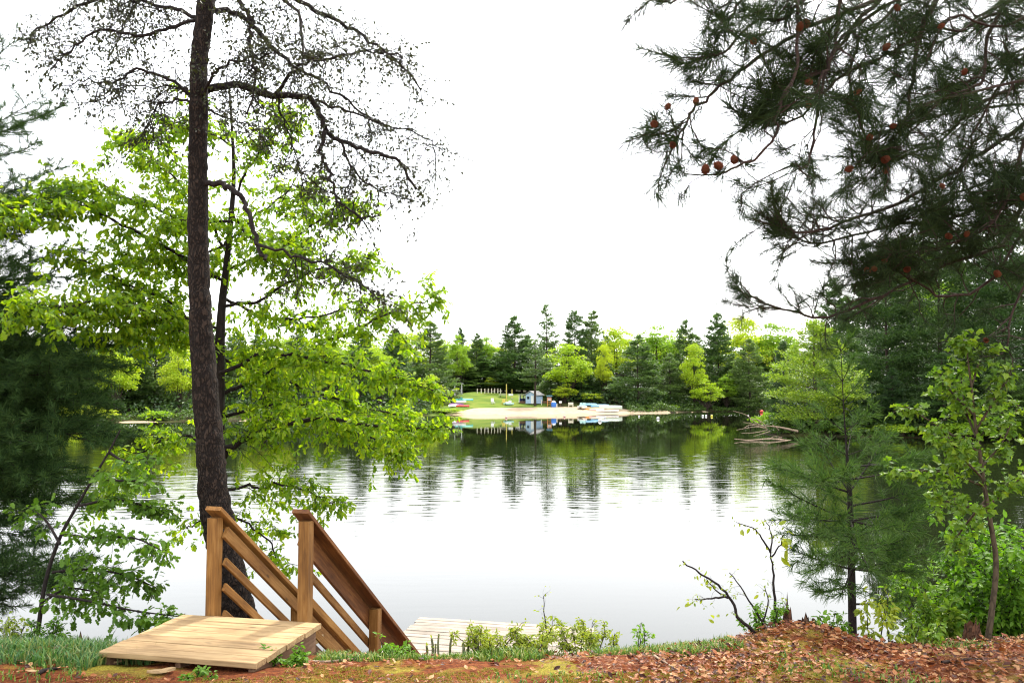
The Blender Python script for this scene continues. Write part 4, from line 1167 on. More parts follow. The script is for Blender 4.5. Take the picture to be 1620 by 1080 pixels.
# undergrowth along the shores and under the trees
ur = np.random.default_rng(17)
def undergrowth(name, n, lo, hi, h0, h1, leaf, mat, label, keep=None, seed=1):
    k = ur.integers(0, len(lake), n); a = lake[k]; b = np.roll(lake, -1, 0)[k]; t = ur.uniform(0, 1, n)[:, None]
    e = nrm(np.concatenate([b - a, np.zeros((n, 1))], 1) + 1e-9); out_ = np.stack([e[:, 1], -e[:, 0]], -1)
    off_ = ur.uniform(lo, hi, n)[:, None]; q = a + (b - a) * t + out_ * off_
    sdv = lake_sd(q[:, 0], q[:, 1])
    g = (q[:, 1] > 50) & (sdv > .3) & (vn(q[:, 0], q[:, 1], .3, seed) > .25)
    g &= ~((q[:, 0] > -14) & (q[:, 0] < 7) & (q[:, 1] > 140) & (q[:, 1] < 187)); g &= ~((q[:, 0] >= 7) & (q[:, 0] < 22) & (q[:, 1] > 140) & (q[:, 1] < 163.5))
    g &= (q[:, 0] / q[:, 1] > -.72) & (q[:, 0] / q[:, 1] < .72)
    q = q[g]; n = len(q)
    hm = h0 + (h1 - h0) * vn(q[:, 0], q[:, 1], .35, seed + 5) ** 1.3
    z = gz(q[:, 0], q[:, 1]) + hm * ur.uniform(0, 1, n) ** .7
    mb = MB(); scatter(mb, [(0, 0, 0), (.5, -.4, .05), (1, 0, -.08), (.5, .4, .05)], QUAD, np.column_stack([q, z]), ur.normal(0, 1, (n, 3)), UP + ur.normal(0, .6, (n, 3)), ur.uniform(.6, 1.3, n) * leaf)
    tag(mb.build(name, M[mat]), label, None, kind='stuff')
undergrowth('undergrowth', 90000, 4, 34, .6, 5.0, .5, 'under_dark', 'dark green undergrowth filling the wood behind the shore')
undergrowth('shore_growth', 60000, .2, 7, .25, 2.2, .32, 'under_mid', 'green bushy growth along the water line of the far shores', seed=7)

# fallen tree in the water
ft = thing('fallen_tree', P(1250, 690, 74) * [1, 1, 0], 'bleached fallen tree with bare branches lying in the water by the right bank', 'fallen tree')
def bone(name, px, d0, d1, w, parent=ft):
    q = cat([P(a, b, d0 + (d1 - d0) * i / (len(px) - 1)) for i, (a, b) in enumerate(px)], 4)
    b = MB(); tube(b, q, np.linspace(w, w * .35, len(q)), 6); b.build(name, M['deadwood'], parent, True)
bone('trunk', [(1262, 682), (1235, 676), (1210, 673)], 74, 73, .12)
bone('trunk', [(1256, 698), (1220, 694), (1185, 696), (1162, 694)], 69, 68, .08)
for px in ([(1212, 676), (1195, 668), (1180, 656), (1160, 650)], [(1210, 672), (1200, 664), (1186, 662)], [(1204, 669), (1197, 663), (1195, 658)], [(1206, 673), (1190, 670), (1176, 668)],
           [(1214, 678), (1195, 675), (1165, 680)], [(1214, 680), (1195, 684), (1173, 685)], [(1218, 682), (1205, 686), (1192, 690)], [(1232, 680), (1226, 674), (1222, 672)], [(1208, 676), (1188, 672), (1178, 676)],
           [(1250, 696), (1228, 690), (1215, 694)]):
    bone('branch', px, 73.5, 72.5, .048)
# weathered posts on the far left shore
for x, t, lb_ in ((20, 655, 'weathered post on the left far shore nearest the picture edge'), (29, 651, 'tallest weathered post on the left far shore'), (47, 655, 'pale weathered post in the middle of the left far shore row'), (75, 655, 'weathered post on the left far shore nearest the spreading bush')):
    q = P(x, 664, 109.2); b = MB(); z0 = gz1(q[0], q[1]); zt = P(x, t, 109.2)[2]
    tube(b, [(q[0], q[1], z0 - .3), (q[0] + .03, q[1], (z0 + zt) / 2), (q[0], q[1], zt)], [.12, .11, .10], 8)
    tag(b.build('weathered_post', M['deadwood'], None, True), lb_, 'post', 'weathered posts on the left far shore')

# ------------------------------------------------------------------ things on the far beach
for n_, c_, r_ in (('white', (.72, .72, .70), .5), ('teal', (.10, .42, .36), .5), ('pale_teal', (.42, .62, .58), .5), ('red', (.55, .05, .04), .5), ('purple', (.20, .07, .24), .5), ('blue', (.04, .17, .55), .45), ('shed_blue', (.34, .46, .62), .7), ('navy', (.04, .06, .22), .6),
                   ('roof', (.26, .25, .25), .8), ('grey', (.42, .42, .42), .8), ('maroon', (.10, .018, .022), .7), ('yellow', (.55, .45, .10), .6), ('orange', (.55, .24, .06), .6), ('cream', (.66, .62, .48), .6), ('tarp', (.16, .36, .50), .6), ('dark', (.02, .02, .02), .7), ('pink', (.6, .36, .30), .6), ('sage', (.46, .52, .42), .6), ('glass', (.03, .04, .05), .15), ('brown', (.12, .065, .035), .85), ('buoy_red', (.55, .06, .03), .4), ('buoy_yellow', (.62, .55, .05), .4)):
    M['p_' + n_] = plain(n_.replace('_', ' ') + ' paint', c_, r_, .06, 3)

def box(mb, c, s, rz=0.0):
    x, y, z = np.array(s, float) / 2
    v = np.array([(-x, -y, -z), (x, -y, -z), (x, y, -z), (-x, y, -z), (-x, -y, z), (x, -y, z), (x, y, z), (-x, y, z)])
    ca, sa = math.cos(rz), math.sin(rz)
    v = np.stack([v[:, 0] * ca - v[:, 1] * sa, v[:, 0] * sa + v[:, 1] * ca, v[:, 2]], -1) + np.asarray(c, float)
    mb.add(v, [[0, 3, 2, 1], [4, 5, 6, 7], [0, 1, 5, 4], [1, 2, 6, 5], [2, 3, 7, 6], [3, 0, 4, 7]])

def bpart(name, parent, mat, *boxes, rz=0.0, label=None):
    mb = MB()
    o0 = np.array(ORG[parent.name])
    for c, s in boxes:
        ca, sa = math.cos(rz), math.sin(rz); c = np.array(c, float)
        box(mb, o0 + np.array([c[0] * ca - c[1] * sa, c[0] * sa + c[1] * ca, c[2]]), s, rz)
    o = mb.build(name, M[mat], parent)
    if label: o['label'] = label
    return o

def gp(px, d, dz=0.0):
    q = P(px, 630, d); return np.array([q[0], q[1], gz1(q[0], q[1]) + dz])

# blue shed
q = gp(845, 164); rz = -.55
shed = thing('bath_house', q, 'small pale blue gabled shed with a dark slatted porch behind the beach', 'shed')
hw, hd, hh, rr = 1.1, 1.45, 1.75, .62      # half width of gable, half depth, wall height, roof rise
def loc(x, y, z):
    ca, sa = math.cos(rz), math.sin(rz); return q + np.array([x * ca - y * sa, x * sa + y * ca, z])
def poly(mb, pts): mb.add([loc(*p) for p in pts], [list(range(len(pts)))])
mb = MB()
poly(mb, [(-hw, -hd, 0), (hw, -hd, 0), (hw, -hd, hh), (0, -hd, hh + rr), (-hw, -hd, hh)]); poly(mb, [(hw, hd, 0), (-hw, hd, 0), (-hw, hd, hh), (0, hd, hh + rr), (hw, hd, hh)])
poly(mb, [(hw, -hd, 0), (hw, hd, 0), (hw, hd, hh), (hw, -hd, hh)]); poly(mb, [(-hw, hd, 0), (-hw, -hd, 0), (-hw, -hd, hh), (-hw, hd, hh)])
mb.build('wall', M['p_shed_blue'], shed)
for s_ in (-1, 1):
    mb = MB(); e = .35
    o1, o2 = (s_ * (hw + e), hh - rr * e / hw + .04), (0, hh + rr + .04)
    for dz in (0,):
        poly(mb, [(o1[0], -hd - .3, o1[1]), (o1[0], hd + .3, o1[1]), (0, hd + .3, o2[1]), (0, -hd - .3, o2[1])])
        poly(mb, [(o1[0], -hd - .3, o1[1] + .1), (o1[0], hd + .3, o1[1] + .1), (0, hd + .3, o2[1] + .1), (0, -hd - .3, o2[1] + .1)])
        poly(mb, [(o1[0], -hd - .3, o1[1]), (0, -hd - .3, o2[1]), (0, -hd - .3, o2[1] + .1), (o1[0], -hd - .3, o1[1] + .1)])
        poly(mb, [(o1[0], -hd - .3, o1[1]), (o1[0], hd + .3, o1[1]), (o1[0], hd + .3, o1[1] + .1), (o1[0], -hd - .3, o1[1] + .1)])
    mb.build('roof', M['p_roof'], shed)
bpart('door', shed, 'p_white', ((.45, -hd - .03, .78), (.6, .06, 1.55)), rz=rz)
bpart('porch_floor', shed, 'p_brown', ((-hw - .85, 0, .1), (1.5, hd * 2, .2)), rz=rz)
bpart('porch_roof', shed, 'p_roof', ((-hw - .85, 0, hh + .02), (1.9, hd * 2 + .3, .12)), rz=rz)
for k in range(6):
    bpart('porch_post', shed, 'p_white' if k % 2 == 0 else 'p_navy', ((-hw - 1.55, -hd + .1 + k * (hd * 2 - .2) / 5, hh / 2 + .1), (.12, .12, hh - .2)), rz=rz)
bpart('porch_panel', shed, 'p_navy', ((-hw - 1.52, 0, .62), (.06, hd * 2 - .3, .75)), rz=rz)
bpart('window', shed, 'p_glass', ((-.5, -hd - .02, 1.15), (.5, .05, .5)), rz=rz)

# low grey building further back
q = gp(744, 192)
bd = thing('grey_building', q, 'low pale grey building with a maroon end among the far trees', 'building')
bpart('wall', bd, 'p_grey', ((-.4, 0, .75), (3.2, 3, 1.5))); bpart('end_wall', bd, 'p_maroon', ((1.75, 0, .72), (1.1, 3.02, 1.44))); bpart('roof', bd, 'p_roof', ((.1, 0, 1.56), (4.6, 3.5, .14))); bpart('window', bd, 'p_glass', ((-.6, -1.51, .9), (.8, .05, .5)))
# fence of white posts
q = gp(775, 177)
fe = thing('post_fence', q, 'row of white posts with a thin dark rail along the top of the lawn', 'fence')
f0, f1 = None, None
for i, x in enumerate((755, 761.3, 767, 772.4, 777.6, 782.6, 787.6, 792)):
    g_ = gp(x, 177 + i * .3); r_ = g_ - q
    bpart('post', fe, 'p_cream', ((r_[0], r_[1], r_[2] + .52), (.16, .16, 1.1)))
    f0 = r_ if i == 0 else f0; f1 = r_
mb = MB(); tube(mb, np.array([q + f0 + UP * .85 + np.array([0, .1, 0]), q + (f0 + f1) / 2 + UP * .82 + np.array([0, .1, 0]), q + f1 + UP * .85 + np.array([0, .1, 0])]), .035, 5); mb.build('rail', M['p_brown'], fe)
# poles
for x, d, t, w_, mat, lb_, arm in ((801.2, 163, 608, .11, 'p_yellow', 'tall yellow pole standing at the top of the beach', 0), (719.5, 176, 604, .08, 'p_white', 'plain white lamp post left of the T shaped one', 0), (730.5, 176, 607, .08, 'p_white', 'white post with a T shaped lamp head by the grey building', 1), (810, 170, 616, .10, 'p_yellow', 'shorter yellow pole carrying a white board', 2)):
    g_ = gp(x, d); zt = P(x, t, d)[2] - g_[2]
    o = thing('lamp_post' if arm != 2 and x < 800 else 'pole', g_, lb_, 'post')
    mb = MB(); tube(mb, [g_, g_ + UP * zt * .5, g_ + UP * zt], [w_ * 1.1, w_, w_ * .8], 8); mb.build('shaft', M[mat], o, True)
    bpart('base', o, 'p_grey', ((0, 0, .08), (.4, .4, .16)))
    if arm == 1: bpart('lamp_head', o, 'p_white', ((0, 0, zt + .06), (.75, .16, .12)))
    if arm == 2: bpart('board', o, 'p_white', ((-.25, -.16, zt * .45), (.95, .05, .45)))
# picnic table
q = gp(796, 172)
pt = thing('picnic_table', q, 'picnic table with pale top under the trees left of the tall yellow pole', 'table')
bpart('table_top', pt, 'p_cream', ((0, 0, .75), (1.8, .75, .06)))
for s_ in (-1, 1):
    bpart('seat', pt, 'p_cream', ((0, s_ * .7, .45), (1.8, .26, .05)))
    bpart('leg', pt, 'p_dark', ((s_ * .6, 0, .36), (.1, 1.5, .08)), ((s_ * .6, .3, .36), (.1, .1, .72)), ((s_ * .6, -.3, .36), (.1, .1, .72)))
# timber edging along the sand
ed = thing('timber_edging', gp(846, 163.5), 'low brown timber edging at the top of the sand below the shed', 'edging')
for i in range(7):
    a, b = gp(822 + i * 7.6, 163.4 + i * .25), gp(829.2 + i * 7.6, 163.65 + i * .25)
    board('timber', ed, a + UP * .26, b + UP * .26, .42, .16, np.array([0, -1.0, 0]), 'wood_old')

def hull(L, B, D, n=13, upturned=False, rocker=.12):
    """canoe like hull: closed shell with gunwale thickness"""
    xs = np.linspace(-1, 1, n); k = 9; v = []
    for x in xs:
        w = B / 2 * (1 - abs(x) ** 2.4) ** .75 + .012; zk = D * rocker * abs(x) ** 3; zg = D + D * .28 * abs(x) ** 3
        for j in range(k):
            a = math.pi * j / (k - 1); c = math.cos(a); s = math.sin(a) ** .7
            v.append((x * L / 2, c * w, zg + (zk - zg) * s))
    v = np.array(v); inn = v * [.97, .86, 1] + [0, 0, .03]; inn[:, 2] = np.minimum(inn[:, 2], v[:, 2] + .03)
    mb = MB(); i = np.arange(n - 1)[:, None] * k; j = np.arange(k - 1)[None]
    f = np.stack([i + j, i + j + 1, i + k + j + 1, i + k + j], -1).reshape(-1, 4)
    mb.add(v, f); mb.add(inn, f[:, ::-1])
    e0 = np.arange(n - 1) * k; N_ = n * k
    allv = np.concatenate([v, inn]); mb2f = np.concatenate([np.stack([e0, e0 + k, e0 + k + N_, e0 + N_], -1), np.stack([e0 + k - 1, e0 + k - 1 + N_, e0 + 2 * k - 1 + N_, e0 + 2 * k - 1], -1)])
    mb.add(allv, mb2f)
    if upturned:
        for a in mb.v: a[:, 2] = D * 1.3 - a[:, 2]; a[:, 1] *= -1
    return mb

def place(mb, q, rz, tilt=0):
    R = Matrix.Rotation(rz, 3, 'Z') @ Matrix.Rotation(tilt, 3, 'X'); R = np.array(R)
    for i in range(len(mb.v)): mb.v[i] = mb.v[i] @ R.T + q
    return mb

def boat(px, d, L, B, D, rz, mat, label, up=False, inner=None, tilt=0, cat_='boat', name='canoe', dz=.02):
    q = gp(px, d, dz); o = thing(name, q, label, cat_)
    place(hull(L, B, D, upturned=up), q, rz, tilt).build('hull', M[mat], o, True)
    ca, sa = math.cos(rz), math.sin(rz)
    if not up:
        for t in (-.25, .25):
            bpart('thwart', o, 'p_brown', ((t * L, 0, D * .86), (.2, B * .82, .04)), rz=rz)
    else:
        mb = MB(); tube(mb, np.array([q + np.array([ca * x * L * .46, sa * x * L * .46, D * 1.31 - .10 * D * abs(x) ** 3]) for x in np.linspace(-1, 1, 7)]), .03, 4); mb.build('keel', M[inner or mat], o)
    return o

def pedal_boat(px, d, rz, body, canopy, label, zoff=0.0, s=1.0):
    q = gp(px, d, zoff); o = thing('pedal_boat', q, label, 'boat')
    for y in (-.5, .5): place(hull(2.4 * s, .5 * s, .42 * s, rocker=.3), q + np.array([-math.sin(rz) * y * s, math.cos(rz) * y * s, 0]), rz).build('float', M[body], o, True)
    bpart('deck', o, body, ((0, 0, .42 * s), (1.9 * s, 1.1 * s, .1)), rz=rz)
    for y in (-.3, .3): bpart('seat', o, canopy, ((.1, y * s, .62 * s), (.5 * s, .44 * s, .16 * s)), ((.36 * s, y * s, .86 * s), (.12, .44 * s, .5 * s)), rz=rz)
    bpart('paddle_box', o, canopy, ((-.6 * s, 0, .62 * s), (.6 * s, .5 * s, .36 * s)), rz=rz)
    return o

pedal_boat(727, 158.5, .3, 'p_white', 'p_teal', 'white pedal boat with teal seats in the pile at the left end of the beach', .35)
boat(722, 157.6, 3.0, .75, .3, .5, 'p_purple', 'purple kayak lying beside the teal seated pedal boat', True, name='kayak')
boat(732, 155.5, 2.6, .75, .3, -.2, 'p_red', 'red kayak lying in front of the teal seated pedal boat', True, name='kayak')
boat(718, 155.8, 3.0, .8, .3, .9, 'p_white', 'white upturned canoe at the left end of the beach', True)
boat(735, 160.5, 3.4, .8, .32, .2, 'p_teal', 'teal canoe propped behind the teal seated pedal boat', True, dz=.55)
pedal_boat(805, 160.5, .6, 'p_pale_teal', 'p_white', 'pale teal pedal boat at the foot of the tall yellow pole', 0, .8)
pedal_boat(921, 157.5, 1.2, 'p_white', 'p_pale_teal', 'white pedal boat with pale teal seats, leftmost of the right hand boats', .1, 1.05)
boat(931, 160, 3.2, .8, .34, .1, 'p_tarp', 'blue canoe upturned behind the pale teal seated pedal boat', True, dz=.4)
boat(937, 156.5, 2.8, .8, .3, -.3, 'p_orange', 'orange kayak in front of the pale teal seated pedal boat', True, name='kayak')
boat(949, 158.5, 3.6, .95, .42, .15, 'p_tarp', 'blue covered rowing boat in the middle of the right hand boats', True, dz=.35, name='rowing_boat')
boat(966, 157, 4.4, 1.1, .55, .0, 'p_sage', 'large pale sage canoe upturned at the right end of the boats', True, dz=.25)
boat(961, 154.2, 4.2, .85, .36, .04, 'p_white', 'long white canoe with an orange stripe at the edge of the sand', False)
boat(944, 156, 3.0, .8, .3, .2, 'p_pink', 'pinkish kayak between the blue covered boat and the white canoe', True, name='kayak')
# white garden chair, bench, posts, barrel, stand
def chair(px, d, label, mat='p_white', rz=.5):
    o = thing('beach_chair', gp(px, d), label, 'chair')
    bpart('seat', o, mat, ((0, 0, .4), (.6, .6, .08)), rz=rz); bpart('backrest', o, mat, ((0, .3, .75), (.6, .08, .7)), rz=rz)
    for x in (-.25, .25):
        for y in (-.25, .25): bpart('leg', o, mat, ((x, y, .2), (.07, .07, .4)), rz=rz)
chair(780, 161.5, 'white plastic chair alone at the top of the sand left of the tall pole')
chair(796, 161, 'yellowish chair between the white chair and the tall yellow pole', 'p_yellow', -.4)
be = thing('bench', gp(903, 160), 'cream bench on the sand left of the right hand boats', 'bench')
bpart('seat', be, 'p_cream', ((0, 0, .45), (1.0, .4, .08))); bpart('backrest', be, 'p_cream', ((0, .2, .75), (1.0, .06, .35)))
for x in (-.4, .4): bpart('leg', be, 'p_cream', ((x, 0, .21), (.12, .4, .42)))
ba = thing('blue_barrel', gp(876, 159.5), 'bright blue barrel standing on the beach below the maple', 'barrel')
q = np.array(ORG[ba.name]); mb = MB(); tube(mb, [q + UP * .0, q + UP * .3, q + UP * .62, q + UP * .92, q + UP * .98], [.46, .52, .52, .47, .40], 14); mb.build('body', M['p_blue'], ba, True)
mb = MB(); tube(mb, [q + UP * .985, q + UP * 1.06], [.43, .40], 14); mb.build('lid', M['p_white'], ba, True)
for z in (.33, .64):
    mb = MB(); tube(mb, [q + UP * (z - .03), q + UP * (z + .03)], [.545, .545], 14, False); mb.build('hoop', M['p_blue'], ba, True)
gs = thing('guard_stand', gp(869, 160.5), 'orange legged lifeguard stand with a pale canopy beside the blue barrel', 'lifeguard stand')
for x in (-.35, .35):
    for y in (-.35, .35): bpart('leg', gs, 'p_orange', ((x, y, .75), (.11, .11, 1.5)))
bpart('seat', gs, 'p_white', ((0, 0, 1.2), (.85, .8, .1))); bpart('backrest', gs, 'p_pink', ((0, .36, 1.5), (.85, .07, .55))); bpart('canopy', gs, 'p_tarp', ((0, 0, 2.05), (1.15, 1.1, .1))); bpart('ladder', gs, 'p_orange', ((0, -.45, .4), (.5, .06, .06)), ((0, -.45, .8), (.5, .06, .06)))
for x, d, h_, lb_ in ((856.5, 162, 1.0, 'short white post on the sand below the shed'), (881, 156, 1.0, 'short white post at the water side right of the blue barrel')):
    g_ = gp(x, d); o = thing('short_post', g_, lb_, 'post'); bpart('shaft', o, 'p_cream', ((0, 0, h_ / 2), (.16, .16, h_))); bpart('cap', o, 'p_white', ((0, 0, h_ + .03), (.22, .22, .06)))
g_ = gp(886.5, 160); o = thing('sign_post', g_, 'small white blank sign on a thin post behind the beach', 'sign'); bpart('shaft', o, 'p_brown', ((0, 0, .55), (.07, .07, 1.1))); bpart('board', o, 'p_white', ((0, -.06, .95), (.5, .04, .4)))
# buoys
for x, y, r_, mat, lb_ in ((893, 659, .19, 'p_pink', 'pinkish buoy floating below the cream bench'), (949, 665.5, .24, 'p_white', 'largest white buoy, floating below the blue covered rowing boat'), (957, 661, .15, 'p_white', 'small white buoy close right of the largest one'), (1041, 662, .21, 'p_white', 'white and red buoy below the broad bluish pine'), (1011, 658.5, .12, 'p_white', 'tiny white buoy left of the white and red one'),
                          (1112, 658, .16, 'p_white', 'left of two white buoys floating side by side'), (1117, 658, .16, 'p_white', 'right of two white buoys floating side by side'), (1126, 658.5, .18, 'p_buoy_yellow', 'yellow buoy beside the pair of white ones'), (801, 660.5, .18, 'p_pink', 'pinkish buoy below the tall yellow pole'), (1205, 652, .36, 'p_buoy_red', 'big dark red float by the fallen tree')):
    q = G(x, y, .05); o = thing('buoy', q, lb_, 'buoy')
    mb = MB(); zz = np.linspace(-.95, .95, 8); tube(mb, [q + UP * (z * r_ + r_ * .3) for z in zz], [r_ * math.sqrt(1 - z * z) + .01 for z in zz], 12); mb.build('float', M[mat], o, True)
    mb = MB(); tube(mb, [q + UP * r_ * .18, q + UP * r_ * .42], r_ * 1.03, 12, False); mb.build('band', M['p_buoy_red' if mat != 'p_buoy_red' else 'p_maroon'], o, True)
    mb = MB(); tube(mb, [q + UP * r_ * 1.2, q + UP * r_ * 1.6], r_ * .15, 6); mb.build('ring', M['p_dark'], o)

# ------------------------------------------------------------------ near plants on the right
rng = np.random.default_rng(71)
SD = 6.25
tr = thing('maple_sapling', P(1562, 1015, SD), 'crooked slender sapling with large pale green leaves at the right edge', 'sapling')
sp_ = [(1562, 1018), (1570, 960), (1576, 890), (1566, 820), (1556, 760), (1550, 715), (1543, 670), (1538, 620), (1532, 575), (1528, 545)]
path = cat([P(a, b, SD) for a, b in sp_], 4)
mb = MB(); tube(mb, path, np.interp(np.linspace(0, 1, len(path)), [0, .4, 1], [.023, .016, .004]), 9); mb.build('trunk', M['bark_grey'], tr, True)
lv = Leaves(); tb = MB()
for px, a0, a1, ns in [([(1549, 715), (1510, 690), (1470, 665), (1428, 640)], 0, -.2, 10), ([(1554, 768), (1500, 748), (1450, 744), (1412, 745)], 0, .2, 10), ([(1544, 690), (1525, 640), (1520, 580)], 0, .3, 9), ([(1550, 740), (1585, 700), (1612, 640)], 0, .2, 9),
                       ([(1558, 800), (1520, 800), (1480, 785)], 0, -.3, 8), ([(1540, 655), (1505, 620), (1490, 600)], 0, .1, 7), ([(1544, 680), (1580, 620), (1600, 585)], 0, -.2, 7), ([(1553, 755), (1520, 720), (1500, 690)], 0, -.4, 8), ([(1560, 790), (1520, 840), (1505, 870)], 0, .2, 6), ([(1537, 610), (1550, 570), (1560, 555)], 0, .1, 6), ([(1530, 560), (1526, 540)], 0, 0, 5), ([(1562, 800), (1600, 770), (1625, 740)], 0, .1, 7)]:
    n = len(px); q = cat([P(b[0], b[1], SD + a0 + (a1 - a0) * i / max(1, n - 1)) for i, b in enumerate(px)], 4)
    b = MB(); tube(b, q, np.linspace(.010, .004, len(q)), 5); b.build('branch', M['bark_grey'], tr, True)
    shoots(rng, tb, lv, q, .0028, int(ns * 2.4), .21, 5, .058, .35, .10, .4, 1, 3, .05)
tb.build('twigs', M['bark_grey'], tr)['kind'] = 'stuff'
leaf_objects(rng, tr, lv, MAPLE, M['leaf_sap'], 300)

def shrub(name, base, label, cat_, stems, H, spread, leaf, nsh, lf, tpl, mat, seed, nobj=0, lean=(0, 0), bark='bark_dark', droop=.3, r0=.006, group=None, upb=.35):
    rng = np.random.default_rng(seed)
    tr = thing(name, base, label, cat_, group); lv = Leaves(); tb = MB()
    for k in range(stems):
        az = rng.uniform(0, 6.28); d = np.array([math.cos(az) * spread + lean[0], math.sin(az) * spread + lean[1], 1.0])
        s0 = np.array(base) + np.array([math.cos(az), math.sin(az), 0]) * rng.uniform(0, .06) * (1 + 4 * spread * H); s0[2] = gz1(s0[0], s0[1]) - .02
        q = limb(rng, s0, d, H * rng.uniform(.6, 1.1), 7, .13, .02)
        b = MB(); tube(b, q, np.linspace(r0, r0 * .3, 8), 5); b.build('stem', M[bark], tr, True)
        shoots(rng, tb, lv, q, r0 * .45, nsh, H * .32, lf, leaf, droop, .2, .6, 1, 3, upb)
    tb.build('twigs', M[bark], tr)['kind'] = 'stuff'
    leaf_objects(rng, tr, lv, tpl, M[mat], nobj)
    return tr

def gpt(px, d):
    q = P(px, 900, d); return np.array([q[0], q[1], gz1(q[0], q[1])])

shrub('leafy_bush', gpt(1600, 6.9), 'full bright green bush right of the crooked sapling stem', 'bush', 20, 1.15, .45, .068, 22, 6, OVAL, 'leaf_bush', 81, 60)
shrub('leafy_bush', gpt(1520, 7.3), 'bright green bush left of the crooked sapling stem, before dark water', 'bush', 17, 1.05, .45, .068, 20, 6, OVAL, 'leaf_bush', 82, 40)
shrub('leafy_bush', gpt(1478, 6.9), 'low spreading bush between the young pine and the crooked sapling', 'bush', 9, .5, .5, .068, 14, 5, OVAL, 'leaf_sap', 83, 40)
shrub('leafy_bush', gpt(1660, 7.6), 'tall bush cut off by the right picture edge, its top behind the bright green bush', 'bush', 18, 1.6, .35, .066, 22, 6, OVAL, 'leaf_bush', 98, 20)
shrub('seedling', gpt(1395, 6.25), 'arching seedling with yellowish leaves in front of the young pine trunk', 'seedling', 3, .42, .5, .06, 8, 5, OVAL, 'leaf_yellow', 84, 40)
shrub('seedling', gpt(1320, 6.3), 'small seedling with green leaves between the stump and the young pine', 'seedling', 4, .22, .6, .05, 6, 4, OVAL, 'leaf_bush', 85, 20)
shrub('seedling', gpt(1440, 6.2), 'low seedling on the leaf litter right of the young pine', 'seedling', 4, .25, .6, .05, 7, 4, OVAL, 'leaf_sap', 86, 20)
shrub('low_shrub', gpt(778, 6.5), 'low yellow green shrub in front of the dock, leftmost of three', 'shrub', 12, .33, .55, .032, 10, 6, OVAL, 'leaf_yellow', 87, 0, bark='bark_red')
shrub('low_shrub', gpt(850, 6.5), 'low yellow green shrub in front of the dock, middle of three', 'shrub', 12, .33, .55, .032, 10, 6, OVAL, 'leaf_yellow', 88, 0, bark='bark_red')
shrub('low_shrub', gpt(922, 6.5), 'densest low yellow green shrub below the right corner of the dock', 'shrub', 12, .32, .5, .032, 10, 6, OVAL, 'leaf_yellow', 89, 0, bark='bark_red')
shrub('herb', gpt(1020, 6.4), 'small upright herb on the bank right of the dock', 'plant', 3, .28, .2, .035, 6, 4, OVAL, 'leaf_bush', 90, 0)
shrub('herb', gpt(975, 6.45), 'small pale herb close to the right corner of the dock', 'plant', 3, .2, .3, .035, 6, 4, OVAL, 'leaf_yellow', 91, 0)
shrub('leafy_bush', gpt(70, 6.9), 'fine leaved bush on the grass at the foot of the slanting sapling', 'bush', 12, .36, .5, .036, 12, 5, OVAL, 'leaf_bush', 92, 0)
shrub('leafy_bush', gpt(5, 6.8), 'pale fine leaved bush at the left picture edge', 'bush', 12, .34, .5, .034, 11, 4, OVAL, 'leaf_yellow', 93, 0)
shrub('leafy_bush', gpt(1205, 6.3), 'small tangled bush at the foot of the bare twigs left of the stump', 'bush', 9, .22, .5, .035, 8, 4, OVAL, 'leaf_bush', 94, 0)
shrub('weed', gpt(452, 5.75), 'green weed growing against the right side of the platform', 'plant', 9, .17, .6, .045, 6, 4, OVAL, 'leaf_bush', 95, 0)
shrub('weed', gpt(628, 6.1), 'green weed at the foot of the right stair rail', 'plant', 7, .16, .5, .04, 6, 4, OVAL, 'leaf_bush', 96, 0)
shrub('weed', gpt(318, 5.35), 'small green weed in front of the platform', 'plant', 5, .08, .8, .04, 4, 4, OVAL, 'leaf_bush', 97, 0)

# bare twiggy saplings left of the stump
rng = np.random.default_rng(99)
def twiggy(label, base, paths, leaves, mat='leaf_yellow'):
    tr = thing('twiggy_sapling', base, label, 'sapling'); lv = Leaves(); tb = MB()
    for px, d0, d1, w in paths:
        q = trace(px, d0, d1, 4); q[1:] += rng.normal(0, .004, (len(q) - 1, 3))
        b = MB(); tube(b, q, np.linspace(w, w * .35, len(q)) / 2 / F * d0, 5); b.build('stem', M['bark_dark'], tr, True)
        shoots(rng, tb, lv, q, .0016, 7, .13, 1 if rng.uniform() < .5 else 2, .034, .3, .35, .8, 1, 3, .2)
    tb.build('twigs', M['bark_dark'], tr)['kind'] = 'stuff'
    for x, y, s_ in leaves:
        lv.put(P(x, y, paths[0][1]), nrm(rng.normal(0, 1, 3) - UP * .3), nrm(rng.normal(0, .7, 3) + np.array([0, -1, .3])), s_)
    leaf_objects(rng, tr, lv, OVAL, M[mat], len(leaves) + 14)
twiggy('leaning bare sapling whose few yellow leaves hang over the white water', gpt(1205, 6.2), [([(1210, 1012), (1185, 992), (1166, 975), (1158, 950), (1135, 925), (1108, 906), (1081, 889)], 6.2, 6.1, 6.5), ([(1152, 945), (1125, 946), (1100, 947)], 6.15, 6.1, 4), ([(1150, 945), (1130, 930), (1118, 915)], 6.15, 6.2, 3)],
       [(1083, 958, .07), (1076, 960, .06), (1112, 912, .06), (1120, 916, .05), (1090, 950, .05), (1157, 929, .06), (1125, 972, .06), (1138, 976, .06), (1130, 985, .05), (1142, 900, .05)])
twiggy('upright bare sapling with yellow and brown leaves at its forked top', gpt(1225, 6.3), [([(1226, 1010), (1226, 960), (1223, 910), (1219, 872)], 6.3, 6.3, 6), ([(1219, 874), (1205, 850), (1190, 835), (1165, 826)], 6.3, 6.2, 3.5), ([(1219, 872), (1220, 845), (1210, 820)], 6.3, 6.4, 3), ([(1221, 880), (1235, 860), (1240, 845)], 6.3, 6.2, 3)],
       [(1172, 838, .08), (1187, 835, .06), (1240, 850, .13), (1246, 868, .12), (1236, 880, .1), (1232, 830, .07), (1252, 862, .1)])
